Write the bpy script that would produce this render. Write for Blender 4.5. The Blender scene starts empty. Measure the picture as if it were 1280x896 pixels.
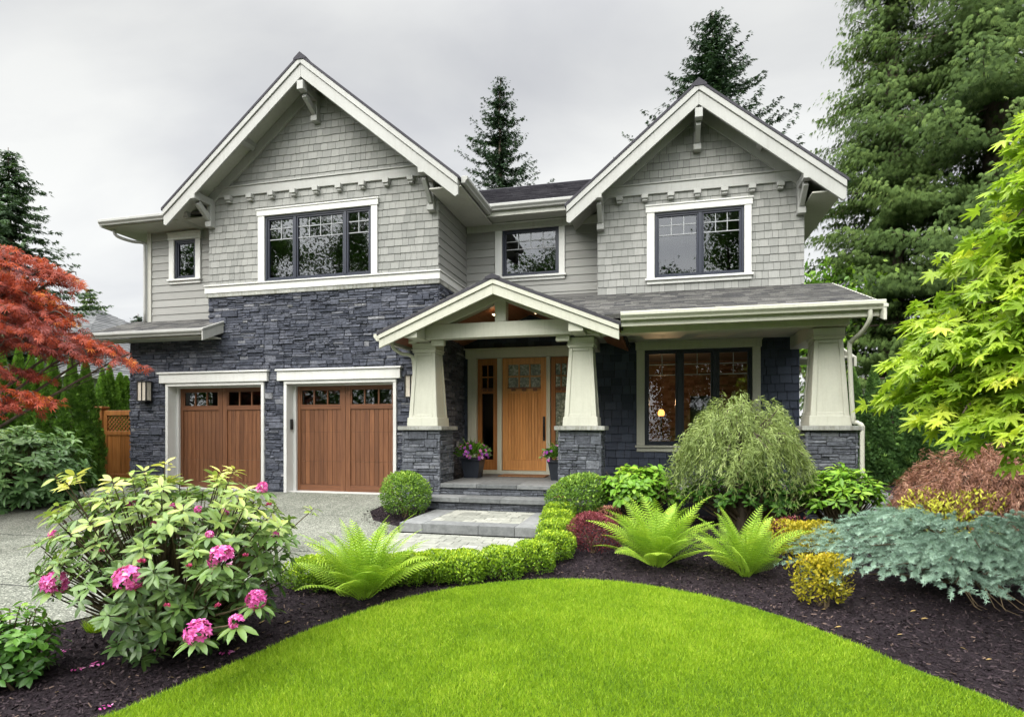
import bpy, bmesh, math, random
import numpy as np
from math import radians as R, sin, cos, pi, sqrt

# ------------------------------------------------------------------ camera, sky, sun, exposure
scene = bpy.context.scene
CAM_Z = 1.27
cam_data = bpy.data.cameras.new('camera')
cam = bpy.data.objects.new('camera', cam_data)
scene.collection.objects.link(cam)
cam.location = (0, 0, CAM_Z)
cam.rotation_euler = (R(90), 0, R(14.1))
cam_data.sensor_width = 36
cam_data.lens = 738 / 1280 * 36
cam_data.shift_y = 87 / 1280
cam_data.clip_end = 2000
scene.camera = cam

SUN_EL, SUN_AZ = R(44), R(202)          # azimuth clockwise from +Y; the sun stands behind the camera, veiled by cloud
sun_dir = (sin(SUN_AZ) * cos(SUN_EL), cos(SUN_AZ) * cos(SUN_EL), sin(SUN_EL))
world = bpy.data.worlds.new('World')
scene.world = world
world.use_nodes = True
wt = world.node_tree
wt.nodes.clear()
def wn(t, **kw):
    n = wt.nodes.new(t)
    for k, v in kw.items():
        setattr(n, k, v)
    return n
w_out = wn('ShaderNodeOutputWorld')
w_bg = wn('ShaderNodeBackground')
w_bg.inputs['Strength'].default_value = 0.10
w_sky = wn('ShaderNodeTexSky', sky_type='NISHITA')
w_sky.sun_disc = False
w_sky.sun_elevation = SUN_EL
w_sky.sun_rotation = SUN_AZ
w_tc = wn('ShaderNodeTexCoord')
w_sep = wn('ShaderNodeSeparateXYZ')
wt.links.new(w_tc.outputs['Generated'], w_sep.inputs[0])
# cloud deck: project the view direction onto a plane overhead, so clouds flatten towards the horizon
w_zz = wn('ShaderNodeMath', operation='ADD'); w_zz.inputs[1].default_value = 0.22
wt.links.new(w_sep.outputs['Z'], w_zz.inputs[0])
w_mx = wn('ShaderNodeMath', operation='MAXIMUM'); w_mx.inputs[1].default_value = 0.06
wt.links.new(w_zz.outputs[0], w_mx.inputs[0])
w_dx = wn('ShaderNodeMath', operation='DIVIDE'); w_dy = wn('ShaderNodeMath', operation='DIVIDE')
wt.links.new(w_sep.outputs['X'], w_dx.inputs[0]); wt.links.new(w_mx.outputs[0], w_dx.inputs[1])
wt.links.new(w_sep.outputs['Y'], w_dy.inputs[0]); wt.links.new(w_mx.outputs[0], w_dy.inputs[1])
w_cmb = wn('ShaderNodeCombineXYZ')
wt.links.new(w_dx.outputs[0], w_cmb.inputs[0]); wt.links.new(w_dy.outputs[0], w_cmb.inputs[1])
w_map = wn('ShaderNodeMapping'); w_map.inputs['Location'].default_value = (3.1, 0.4, 0)
w_map.inputs['Scale'].default_value = (0.55, 1.0, 1)
wt.links.new(w_cmb.outputs[0], w_map.inputs[0])
w_no = wn('ShaderNodeTexNoise'); w_no.inputs['Scale'].default_value = 1.5
w_no.inputs['Detail'].default_value = 6; w_no.inputs['Roughness'].default_value = 0.5
w_no.inputs['Distortion'].default_value = 0.35
wt.links.new(w_map.outputs[0], w_no.inputs['Vector'])
w_rmp = wn('ShaderNodeValToRGB')
w_rmp.color_ramp.elements[0].position = 0.33; w_rmp.color_ramp.elements[0].color = (3.55, 3.60, 3.74, 1)
w_rmp.color_ramp.elements[1].position = 0.60; w_rmp.color_ramp.elements[1].color = (4.95, 4.98, 4.86, 1)
wt.links.new(w_no.outputs['Fac'], w_rmp.inputs[0])
# an overcast dome is brightest overhead and around the veiled sun
w_el = wn('ShaderNodeFloatCurve')
cv = w_el.mapping.curves[0]
for k, (x_, y_) in enumerate([(0.0, .186), (.22, .186), (.40, .172), (.56, .162), (.66, .22), (1.0, 1.0)]):
    if k in (0,): cv.points[0].location = (x_, y_)
    elif k == 5: cv.points[-1].location = (x_, y_)
    else: cv.points.new(x_, y_)
w_el.mapping.update()
wt.links.new(w_sep.outputs['Z'], w_el.inputs['Value'])
w_el5 = wn('ShaderNodeMath', operation='MULTIPLY'); w_el5.inputs[1].default_value = 5.4
wt.links.new(w_el.outputs[0], w_el5.inputs[0])
w_dot = wn('ShaderNodeVectorMath', operation='DOT_PRODUCT'); w_dot.inputs[1].default_value = sun_dir
wt.links.new(w_tc.outputs['Generated'], w_dot.inputs[0])
w_gl = wn('ShaderNodeMapRange'); w_gl.inputs[1].default_value = 0.35; w_gl.inputs[2].default_value = 1.0
w_gl.inputs[3].default_value = 0.0; w_gl.inputs[4].default_value = 6.5
wt.links.new(w_dot.outputs['Value'], w_gl.inputs[0])
w_sum = wn('ShaderNodeMath', operation='ADD')
wt.links.new(w_el5.outputs[0], w_sum.inputs[0]); wt.links.new(w_gl.outputs[0], w_sum.inputs[1])
w_mul = wn('ShaderNodeVectorMath', operation='SCALE')
wt.links.new(w_rmp.outputs[0], w_mul.inputs[0]); wt.links.new(w_sum.outputs[0], w_mul.inputs['Scale'])
w_mix = wn('ShaderNodeMix', data_type='RGBA'); w_mix.inputs[0].default_value = 0.95
wt.links.new(w_sky.outputs[0], w_mix.inputs[6]); wt.links.new(w_mul.outputs[0], w_mix.inputs[7])
wt.links.new(w_mix.outputs[2], w_bg.inputs['Color'])
wt.links.new(w_bg.outputs[0], w_out.inputs[0])

sun_data = bpy.data.lights.new('sun', 'SUN')
sun_data.energy = 1.0
sun_data.angle = R(40)
sun_data.color = (1.0, 0.93, 0.80)
sun = bpy.data.objects.new('sun', sun_data)
scene.collection.objects.link(sun)
sun.location = (0, 0, 60)
from mathutils import Vector, Matrix
sun.rotation_euler = (-Vector(sun_dir)).to_track_quat('-Z', 'Y').to_euler()

scene.view_settings.view_transform = 'Standard'
scene.view_settings.look = 'None'
scene.view_settings.exposure = 1.05
scene.view_settings.gamma = 1.0
scene.view_settings.use_curve_mapping = False
scene.render.engine = 'CYCLES'
scene.cycles.max_bounces = 7
scene.cycles.diffuse_bounces = 3
scene.cycles.glossy_bounces = 3
scene.cycles.transmission_bounces = 4
scene.cycles.transparent_max_bounces = 8
scene.cycles.caustics_reflective = False
scene.cycles.caustics_refractive = False
scene.cycles.use_denoising = True

rng = np.random.default_rng(7)
rr = random.Random(11)

# ------------------------------------------------------------------ materials
def newmat(name):
    m = bpy.data.materials.new(name)
    m.use_nodes = True
    m.node_tree.nodes.clear()
    return m, m.node_tree

def principled(nt, rough=0.6, spec=0.3, metal=0.0):
    b = nt.nodes.new('ShaderNodeBsdfPrincipled')
    b.inputs['Roughness'].default_value = rough
    b.inputs['Specular IOR Level'].default_value = spec
    b.inputs['Metallic'].default_value = metal
    o = nt.nodes.new('ShaderNodeOutputMaterial')
    nt.links.new(b.outputs[0], o.inputs[0])
    return b

def node(nt, t, **kw):
    n = nt.nodes.new(t)
    for k, v in kw.items():
        if k in ('operation', 'data_type', 'blend_type', 'attribute_name', 'feature', 'noise_dimensions', 'attribute_type', 'wave_type', 'bands_direction'):
            setattr(n, k, v)
        else:
            n.inputs[k.replace('_', ' ')].default_value = v
    return n

def ramp(nt, fac, stops):
    r = nt.nodes.new('ShaderNodeValToRGB')
    e = r.color_ramp.elements
    while len(e) < len(stops):
        e.new(0.5)
    for el, (p, c) in zip(e, stops):
        el.position = p
        el.color = (c[0], c[1], c[2], 1)
    nt.links.new(fac, r.inputs[0])
    return r.outputs[0]

def mixc(nt, fac, a, b, blend='MIX'):
    m = nt.nodes.new('ShaderNodeMix'); m.data_type = 'RGBA'; m.blend_type = blend
    for sock, v in ((m.inputs[0], fac), (m.inputs[6], a), (m.inputs[7], b)):
        if hasattr(v, 'is_linked'):
            nt.links.new(v, sock)
        elif isinstance(v, tuple):
            sock.default_value = (v[0], v[1], v[2], 1)
        else:
            sock.default_value = v
    return m.outputs[2]

def noise(nt, scale, detail=4, rough=0.55, coord='Object', stretch=None, dist=0.0):
    tc = nt.nodes.new('ShaderNodeTexCoord')
    src = tc.outputs[coord]
    if stretch:
        mp = nt.nodes.new('ShaderNodeMapping'); mp.inputs['Scale'].default_value = stretch
        nt.links.new(src, mp.inputs[0]); src = mp.outputs[0]
    n = node(nt, 'ShaderNodeTexNoise', Scale=scale, Detail=detail, Roughness=rough, Distortion=dist)
    nt.links.new(src, n.inputs['Vector'])
    return n.outputs['Fac']

def tint(nt):
    return node(nt, 'ShaderNodeAttribute', attribute_name='tint').outputs['Fac']

def bump(nt, b, h, strength=0.4, dist=0.01):
    bp = node(nt, 'ShaderNodeBump', Strength=strength, Distance=dist)
    nt.links.new(h, bp.inputs['Height'])
    nt.links.new(bp.outputs[0], b.inputs['Normal'])

def mat_paint(name, col, rough=0.5, var=0.10, grain=None, bumpy=0.08):
    m, nt = newmat(name)
    b = principled(nt, rough, 0.35)
    n1 = noise(nt, 1.3, 5, 0.6)
    n2 = noise(nt, 30, 4, 0.6, stretch=grain)
    dk = tuple(c * (1 - 1.6 * var) for c in col); lt = tuple(min(1, c * (1 + 0.6 * var)) for c in col)
    c1 = ramp(nt, n1, [(0.3, dk), (0.65, lt)])
    c2 = ramp(nt, n2, [(0.3, (1 - var, 1 - var, 1 - var)), (0.7, (1, 1, 1))])
    c0 = mixc(nt, 1.0, c1, c2, 'MULTIPLY')
    n3 = noise(nt, 2.4, 6, 0.7, stretch=(9, 9, 0.55))
    c0 = mixc(nt, 1.0, c0, ramp(nt, n3, [(0.30, (1 - 1.6 * var, 1 - 1.7 * var, 1 - 2.0 * var)), (0.52, (1, 1, 1))]), 'MULTIPLY')
    nt.links.new(c0, b.inputs['Base Color'])
    if bumpy:
        bump(nt, b, n2, bumpy, 0.004)
    return m

def mat_tinted(name, stops, rough=0.8, spec=0.25, nscale=22, namp=0.35, bmp=0.5, bdist=0.006, stretch=None, weather=0.0):
    """one random tint per piece (stone, shingle, board), plus grain inside the piece"""
    m, nt = newmat(name)
    b = principled(nt, rough, spec)
    base = ramp(nt, tint(nt), stops)
    n2 = noise(nt, nscale, 6, 0.65, stretch=stretch)
    g = ramp(nt, n2, [(0.25, (1 - namp,) * 3), (0.75, (1 + namp * 0.6,) * 3)])
    col = mixc(nt, 1.0, base, g, 'MULTIPLY')
    if weather:
        n3 = noise(nt, 0.9, 5, 0.6)
        col = mixc(nt, 1.0, col, ramp(nt, n3, [(0.3, (1 - weather,) * 3), (0.7, (1 + weather * .5,) * 3)]), 'MULTIPLY')
    nt.links.new(col, b.inputs['Base Color'])
    bump(nt, b, n2, bmp, bdist)
    return m

def mat_leaf(name, stops, trans=0.35, rough=0.45, spec=0.3, tcol=1.25):
    m, nt = newmat(name)
    b = nt.nodes.new('ShaderNodeBsdfPrincipled')
    b.inputs['Roughness'].default_value = rough
    b.inputs['Specular IOR Level'].default_value = spec
    c = ramp(nt, tint(nt), stops)
    nt.links.new(c, b.inputs['Base Color'])
    t = nt.nodes.new('ShaderNodeBsdfTranslucent')
    nt.links.new(mixc(nt, 1.0, c, (tcol, tcol * 1.02, tcol * 0.6), 'MULTIPLY'), t.inputs[0])
    mx = nt.nodes.new('ShaderNodeMixShader'); mx.inputs[0].default_value = trans
    o = nt.nodes.new('ShaderNodeOutputMaterial')
    nt.links.new(b.outputs[0], mx.inputs[1]); nt.links.new(t.outputs[0], mx.inputs[2]); nt.links.new(mx.outputs[0], o.inputs[0])
    return m

def mat_wood(name, dark, mid, light, scale=1.0, axis='Z', rough=0.45):
    m, nt = newmat(name)
    b = principled(nt, rough, 0.35)
    st = {'Z': (26, 26, 1.1), 'X': (1.1, 26, 26), 'Y': (26, 1.1, 26)}[axis]
    n1 = noise(nt, 1.0 * scale, 6, 0.6, stretch=st, dist=0.4)
    n2 = noise(nt, 4.0 * scale, 4, 0.6, stretch=st)
    c = ramp(nt, n1, [(0.25, dark), (0.5, mid), (0.75, light)])
    g = ramp(nt, n2, [(0.3, (0.72,) * 3), (0.7, (1.08,) * 3)])
    tn = ramp(nt, tint(nt), [(0.0, (0.74, 0.72, 0.70)), (0.5, (1, 1, 1)), (1.0, (1.24, 1.22, 1.16))])
    col = mixc(nt, 1.0, mixc(nt, 1.0, c, g, 'MULTIPLY'), tn, 'MULTIPLY')
    nt.links.new(col, b.inputs['Base Color'])
    bump(nt, b, n2, 0.15, 0.003)
    return m

M = {}
M['stone'] = mat_tinted('ledgestone', [(0, (0.035, 0.040, 0.056)), (0.45, (0.069, 0.075, 0.097)), (0.8, (0.111, 0.117, 0.142)), (1, (0.196, 0.199, 0.212))], 0.85, 0.25, 17, 0.6, 1.0, 0.02)
M['stone_grey'] = mat_tinted('grey_ledgestone', [(0, (0.056, 0.060, 0.073)), (0.45, (0.095, 0.102, 0.120)), (0.8, (0.140, 0.147, 0.167)), (1, (0.201, 0.209, 0.222))], 0.85, 0.25, 17, 0.6, 1.0, 0.02)
M['mortar'] = mat_paint('dark_mortar', (0.012, 0.013, 0.018), 0.9)
M['shingle'] = mat_tinted('grey_wood_shingle', [(0, (0.198, 0.201, 0.190)), (0.5, (0.236, 0.238, 0.225)), (1, (0.268, 0.269, 0.254))], 0.75, 0.25, 2.2, 0.16, 0.35, 0.006, (22, 22, 1.0), 0.05)
M['navy_shingle'] = mat_tinted('navy_wood_shingle', [(0, (0.020, 0.028, 0.046)), (0.5, (0.032, 0.041, 0.067)), (1, (0.047, 0.059, 0.089))], 0.65, 0.3, 2.2, 0.22, 0.35, 0.006, (22, 22, 1.0))
M['lap'] = mat_tinted('grey_lap_siding', [(0, (0.219, 0.218, 0.206)), (1, (0.265, 0.265, 0.250))], 0.6, 0.3, 2.0, 0.10, 0.15, 0.004, (1.0, 22, 22), 0.07)
M['roof'] = mat_tinted('asphalt_roof_shingle', [(0, (0.063, 0.063, 0.067)), (0.5, (0.109, 0.107, 0.103)), (1, (0.172, 0.168, 0.159))], 0.95, 0.15, 60, 0.45, 0.6, 0.006, None, 0.12)
M['roof_dark'] = mat_tinted('dark_roof_shingle', [(0, (0.030, 0.029, 0.036)), (0.5, (0.055, 0.053, 0.062)), (1, (0.09, 0.087, 0.097))], 0.95, 0.15, 60, 0.45, 0.6, 0.006, None, 0.12)
M['trim'] = mat_paint('grey_white_trim', (0.325, 0.327, 0.312), 0.5, 0.06)
M['wtrim'] = mat_paint('white_window_casing', (0.535, 0.535, 0.515), 0.45, 0.05)
M['cream'] = mat_paint('cream_porch_paint', (0.445, 0.445, 0.376), 0.5, 0.06)
M['soffit'] = mat_paint('soffit_paint', (0.40, 0.40, 0.36), 0.6, 0.08)
M['frame'] = mat_paint('navy_window_frame', (0.016, 0.020, 0.034), 0.35, 0.10, bumpy=0.02)
M['muntin'] = mat_paint('grey_muntin', (0.25, 0.26, 0.27), 0.4, 0.05, bumpy=0.0)
M['capstone'] = mat_paint('grey_capstone', (0.33, 0.335, 0.31), 0.85, 0.30, bumpy=0.5)
M['bluestone'] = mat_tinted('bluestone', [(0, (0.114, 0.120, 0.122)), (1, (0.204, 0.210, 0.211))], 0.8, 0.25, 14, 0.35, 0.45, 0.004, None, 0.2)
M['paver'] = mat_tinted('paver', [(0, (0.20, 0.205, 0.18)), (0.5, (0.27, 0.275, 0.24)), (1, (0.34, 0.34, 0.30))], 0.85, 0.25, 18, 0.30, 0.5, 0.004, None, 0.15)
M['garage_wood'] = mat_wood('garage_door_wood', (0.085, 0.034, 0.016), (0.138, 0.057, 0.026), (0.185, 0.082, 0.038), 1.0)
M['garage_rail'] = mat_wood('garage_door_rail_wood', (0.095, 0.038, 0.018), (0.142, 0.058, 0.027), (0.18, 0.078, 0.037), 1.0, 'X')
M['door_wood'] = mat_wood('front_door_wood', (0.34, 0.145, 0.042), (0.50, 0.228, 0.07), (0.60, 0.295, 0.10), 1.2)
M['door_frame_wood'] = mat_wood('sidelight_wood', (0.17, 0.062, 0.016), (0.28, 0.11, 0.028), (0.36, 0.16, 0.05), 1.2)
M['gate_wood'] = mat_wood('cedar_gate_wood', (0.20, 0.07, 0.018), (0.34, 0.135, 0.035), (0.45, 0.20, 0.06), 1.0)
M['ceiling_wood'] = mat_wood('porch_ceiling_wood', (0.13, 0.045, 0.02), (0.22, 0.085, 0.036), (0.30, 0.13, 0.06), 1.0, 'Y')
M['black'] = mat_paint('black_metal', (0.012, 0.012, 0.013), 0.4, 0.1, bumpy=0.0)
M['pot'] = mat_paint('charcoal_pot', (0.024, 0.028, 0.038), 0.4, 0.15)
M['mat_coir'] = mat_paint('coir', (0.26, 0.13, 0.06), 0.95, 0.3, bumpy=0.8)
M['trunk'] = mat_paint('bark', (0.12, 0.092, 0.072), 0.95, 0.35, (6, 6, 1), 1.0)
M['stem'] = mat_paint('shrub_stem', (0.13, 0.095, 0.055), 0.9, 0.3, (6, 6, 1), 0.8)
M['room'] = mat_paint('room_wall', (0.09, 0.08, 0.07), 0.8, 0.1, bumpy=0.0)
M['room_warm'] = mat_tinted('room_brick', [(0, (0.080, 0.041, 0.028)), (0.5, (0.136, 0.075, 0.050)), (1, (0.184, 0.110, 0.080))], 0.9, 0.2, 20, 0.3, 0.4)
M['leadglass'] = None

def mat_glass(name, refl=0.45, tintc=(0.55, 0.58, 0.58), wob=0.02):
    m, nt = newmat(name)
    t = nt.nodes.new('ShaderNodeBsdfTransparent'); t.inputs[0].default_value = (*tintc, 1)
    g = nt.nodes.new('ShaderNodeBsdfGlossy'); g.inputs['Roughness'].default_value = 0.014
    g.inputs['Color'].default_value = (0.93, 0.96, 1.0, 1)
    lw = nt.nodes.new('ShaderNodeLayerWeight'); lw.inputs[0].default_value = 0.30
    mr = nt.nodes.new('ShaderNodeMapRange')
    mr.inputs[3].default_value = refl; mr.inputs[4].default_value = 1.0
    nt.links.new(lw.outputs['Fresnel'], mr.inputs[0])
    n = noise(nt, 1.6, 2, 0.5)
    bp = node(nt, 'ShaderNodeBump', Strength=wob, Distance=0.05)
    nt.links.new(n, bp.inputs['Height']); nt.links.new(bp.outputs[0], g.inputs['Normal'])
    mx = nt.nodes.new('ShaderNodeMixShader')
    o = nt.nodes.new('ShaderNodeOutputMaterial')
    nt.links.new(mr.outputs[0], mx.inputs[0]); nt.links.new(t.outputs[0], mx.inputs[1]); nt.links.new(g.outputs[0], mx.inputs[2])
    nt.links.new(mx.outputs[0], o.inputs[0])
    return m
M['glass'] = mat_glass('window_glass', 0.03, wob=0.006)
M['glass_low'] = mat_glass('clear_window_glass', 0.02, (0.8, 0.82, 0.8))

def mat_emit(name, col, strength):
    m, nt = newmat(name)
    e = nt.nodes.new('ShaderNodeEmission'); e.inputs[0].default_value = (*col, 1); e.inputs[1].default_value = strength
    o = nt.nodes.new('ShaderNodeOutputMaterial'); nt.links.new(e.outputs[0], o.inputs[0])
    return m
M['lamp'] = mat_emit('lamp_glow', (1.0, 0.42, 0.10), 1.5)
M['downlight'] = mat_emit('downlight_glow', (1.0, 0.72, 0.40), 3.0)
M['lantern_glass'] = mat_paint('seeded_glass', (0.62, 0.56, 0.48), 0.3, 0.25, bumpy=0.3)

# leaded door glass: pale textured green and clear pieces
def mat_leaded():
    m, nt = newmat('textured_door_glass')
    b = principled(nt, 0.12, 0.6)
    n = noise(nt, 26, 3, 0.6)
    c = ramp(nt, n, [(0.35, (0.03, 0.04, 0.025)), (0.5, (0.11, 0.13, 0.08)), (0.65, (0.30, 0.31, 0.25))])
    nt.links.new(c, b.inputs['Base Color'])
    bump(nt, b, noise(nt, 60, 2), 0.5, 0.004)
    return m
M['leaded'] = mat_leaded()

# ------------------------------------------------------------------ object helpers
COL = scene.collection
def tag(o, label=None, cat=None, group=None, kind=None):
    if label: o['label'] = label
    if cat: o['category'] = cat
    if group: o['group'] = group
    if kind: o['kind'] = kind
    return o

def empty(name, loc, label=None, cat=None, group=None, rz=0):
    o = bpy.data.objects.new(name, None)
    COL.objects.link(o)
    o.location = loc; o.rotation_euler = (0, 0, rz); o.empty_display_size = 0.2
    return tag(o, label, cat, group)

def copy_tree(o, parent=None):
    c = o.copy(); COL.objects.link(c); c.parent = parent
    for ch in list(o.children):
        copy_tree(ch, c)
    return c

class MB:
    """collects polygons; build() links them as ONE mesh object"""
    def __init__(self):
        self.v = []; self.f = []; self.m = []; self.t = []
    def face(self, pts, mi=0, t=0.5):
        b = len(self.v); self.v.extend([tuple(p) for p in pts])
        self.f.append(list(range(b, b + len(pts)))); self.m.append(mi); self.t.append(t)
    def solid(self, verts, faces, mi=0, t=0.5):
        b = len(self.v); self.v.extend([tuple(p) for p in verts])
        for f in faces:
            self.f.append([b + i for i in f]); self.m.append(mi); self.t.append(t)
    def box(self, x0, x1, y0, y1, z0, z1, mi=0, t=0.5):
        vs = [(x0, y0, z0), (x1, y0, z0), (x1, y1, z0), (x0, y1, z0), (x0, y0, z1), (x1, y0, z1), (x1, y1, z1), (x0, y1, z1)]
        self.solid(vs, [(0, 3, 2, 1), (4, 5, 6, 7), (0, 1, 5, 4), (1, 2, 6, 5), (2, 3, 7, 6), (3, 0, 4, 7)], mi, t)
    def prism(self, poly, P, w0, w1, mi=0, t=0.5):
        n = len(poly)
        vs = [P(u, v, w0) for u, v in poly] + [P(u, v, w1) for u, v in poly]
        fs = [tuple(range(n - 1, -1, -1)), tuple(range(n, 2 * n))] + [(i, (i + 1) % n, n + (i + 1) % n, n + i) for i in range(n)]
        self.solid(vs, fs, mi, t)
    def beam(self, p, q, w, h, up=(0, 0, 1), mi=0, t=0.5):
        p = Vector(p); q = Vector(q); d = (q - p).normalized(); up = Vector(up)
        s = d.cross(up).normalized() * (w / 2); u = s.cross(d).normalized() * (h / 2)
        vs = [p - s - u, p + s - u, p + s + u, p - s + u, q - s - u, q + s - u, q + s + u, q - s + u]
        self.solid(vs, [(0, 3, 2, 1), (4, 5, 6, 7), (0, 1, 5, 4), (1, 2, 6, 5), (2, 3, 7, 6), (3, 0, 4, 7)], mi, t)
    def tube(self, pts, rad, seg=6, mi=0, t=0.5, cap=True):
        pts = [Vector(p) for p in pts]; n = len(pts)
        if not hasattr(rad, '__len__'): rad = [rad] * n
        b = len(self.v); ref = None
        for i, p in enumerate(pts):
            d = (pts[min(i + 1, n - 1)] - pts[max(i - 1, 0)])
            d = d.normalized() if d.length > 1e-9 else Vector((0, 0, 1))
            if ref is None: ref = Vector((1, 0, 0)) if abs(d.x) < 0.8 else Vector((0, 1, 0))
            a = d.cross(ref).normalized(); c = a.cross(d).normalized(); ref = c
            ref = c
            for k in range(seg):
                an = 2 * pi * k / seg
                q = p + (a * cos(an) + c * sin(an)) * rad[i]
                self.v.append(tuple(q))
        for i in range(n - 1):
            for k in range(seg):
                k2 = (k + 1) % seg
                self.f.append([b + i * seg + k, b + i * seg + k2, b + (i + 1) * seg + k2, b + (i + 1) * seg + k]); self.m.append(mi); self.t.append(t)
        if cap:
            self.f.append([b + k for k in range(seg)][::-1]); self.m.append(mi); self.t.append(t)
            self.f.append([b + (n - 1) * seg + k for k in range(seg)]); self.m.append(mi); self.t.append(t)
    def lathe(self, prof, c, seg=20, mi=0, t=0.5):
        b = len(self.v); n = len(prof)
        for r, z in prof:
            for k in range(seg):
                a = 2 * pi * k / seg
                self.v.append((c[0] + r * cos(a), c[1] + r * sin(a), c[2] + z))
        for i in range(n - 1):
            for k in range(seg):
                k2 = (k + 1) % seg
                self.f.append([b + i * seg + k, b + i * seg + k2, b + (i + 1) * seg + k2, b + (i + 1) * seg + k]); self.m.append(mi); self.t.append(t)
    def build(self, name, mats, parent=None, bevel=0, smooth=False, seg=1, local=False):
        me = bpy.data.meshes.new(name)
        me.from_pydata(self.v, [], self.f)
        if not isinstance(mats, (list, tuple)): mats = [mats]
        for m in mats: me.materials.append(m)
        me.polygons.foreach_set('material_index', self.m)
        at = me.attributes.new('tint', 'FLOAT', 'FACE'); at.data.foreach_set('value', self.t)
        if smooth: me.polygons.foreach_set('use_smooth', [True] * len(self.f))
        me.update()
        o = bpy.data.objects.new(name, me)
        COL.objects.link(o)
        if parent is not None:
            o.parent = parent
            # parts are built in world coordinates unless local: undo every ancestor's placement
            p = None if local else parent
            m = Matrix.Identity(4)
            chain = []
            while p is not None:
                chain.append(p); p = p.parent
            for q in reversed(chain):
                m = m @ q.matrix_parent_inverse @ q.matrix_basis if q.parent else q.matrix_basis.copy()
            o.matrix_parent_inverse = m.inverted()
        if bevel:
            bv = o.modifiers.new('bevel', 'BEVEL'); bv.width = bevel; bv.segments = seg
            bv.limit_method = 'ANGLE'; bv.angle_limit = R(40); bv.use_clamp_overlap = True
        return o

def frame(O, U, V, N):
    def P(u, v, w):
        return (O[0] + U[0] * u + V[0] * v + N[0] * w, O[1] + U[1] * u + V[1] * v + N[1] * w, O[2] + U[2] * u + V[2] * v + N[2] * w)
    return P
def front(Y): return frame((0, Y, 0), (1, 0, 0), (0, 0, 1), (0, -1, 0))      # faces the street: u = x, v = z, w out
def right(X): return frame((X, 0, 0), (0, 1, 0), (0, 0, 1), (1, 0, 0))
def left(X): return frame((X, 0, 0), (0, 1, 0), (0, 0, 1), (-1, 0, 0))

def clip(poly, a, b, c):
    """keep a*u + b*v <= c"""
    out = []
    n = len(poly)
    for i in range(n):
        p, q = poly[i], poly[(i + 1) % n]
        dp = a * p[0] + b * p[1] - c; dq = a * q[0] + b * q[1] - c
        if dp <= 0: out.append(p)
        if (dp < 0 < dq) or (dq < 0 < dp):
            k = dp / (dp - dq)
            out.append((p[0] + (q[0] - p[0]) * k, p[1] + (q[1] - p[1]) * k))
    return out
def area(poly):
    return abs(sum(poly[i][0] * poly[(i + 1) % len(poly)][1] - poly[(i + 1) % len(poly)][0] * poly[i][1] for i in range(len(poly)))) / 2 if len(poly) > 2 else 0
def holes(polys, hs):
    for (a, b, c, d) in hs:                      # u0,u1,v0,v1
        nxt = []
        for p in polys:
            l = clip(p, 1, 0, a); r_ = clip(p, -1, 0, -b)
            m = clip(clip(p, -1, 0, -a), 1, 0, b) if area(p) else []
            lo = clip(m, 0, 1, c) if m else []; hi = clip(m, 0, -1, -d) if m else []
            nxt += [q for q in (l, r_, lo, hi) if area(q) > 1e-5]
        polys = nxt
    return polys
def convex_clip(poly, conv):
    ar = sum(conv[i][0] * conv[(i + 1) % len(conv)][1] - conv[(i + 1) % len(conv)][0] * conv[i][1] for i in range(len(conv)))
    for i in range(len(conv)):
        p, q = conv[i], conv[(i + 1) % len(conv)]
        ex, ey = q[0] - p[0], q[1] - p[1]
        a, b = (ey, -ex) if ar > 0 else (-ey, ex)
        poly = clip(poly, a, b, a * p[0] + b * p[1])
        if len(poly) < 3: return []
    return poly

def cladding(mb, P, polys, exposure, wmin, wmax, tb, tt, gap=0.004, jit=0.0, mi=0, v0=None):
    """rows of overlapping wedge-shaped pieces (shingles, boards, roof tabs) over convex regions"""
    us = [u for p in polys for u, v in p]; vs = [v for p in polys for u, v in p]
    u0, u1, va, vb = min(us), max(us), min(vs), max(vs)
    if v0 is not None: va = v0
    v = va; row = 0
    while v < vb:
        u = u0 - rr.uniform(0, wmax)
        while u < u1:
            w = rr.uniform(wmin, wmax)
            dj = rr.uniform(-jit, jit)
            q = [(u, v + dj), (u + w - gap, v + dj + rr.uniform(-jit, jit) * .4), (u + w - gap, v + exposure + 0.002), (u, v + exposure + 0.002)]
            t = rr.random()
            for p in polys:
                c = convex_clip(q, p)
                if area(c) < 2e-4: continue
                n = len(c)
                off = lambda vv: tb + (tt - tb) * max(0, min(1.05, (vv - v) / exposure))
                verts = [P(a, b, off(b)) for a, b in c] + [P(a, b, 0.0) for a, b in c]
                mb.solid(verts, [tuple(range(n))] + [(i, n + i, n + (i + 1) % n, (i + 1) % n) for i in range(n)], mi, t)
            u += w
        v += exposure; row += 1

def backing(mb, P, polys, depth, mi=0):
    for p in polys: mb.prism(p, P, -depth, 0.0, mi)

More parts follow.
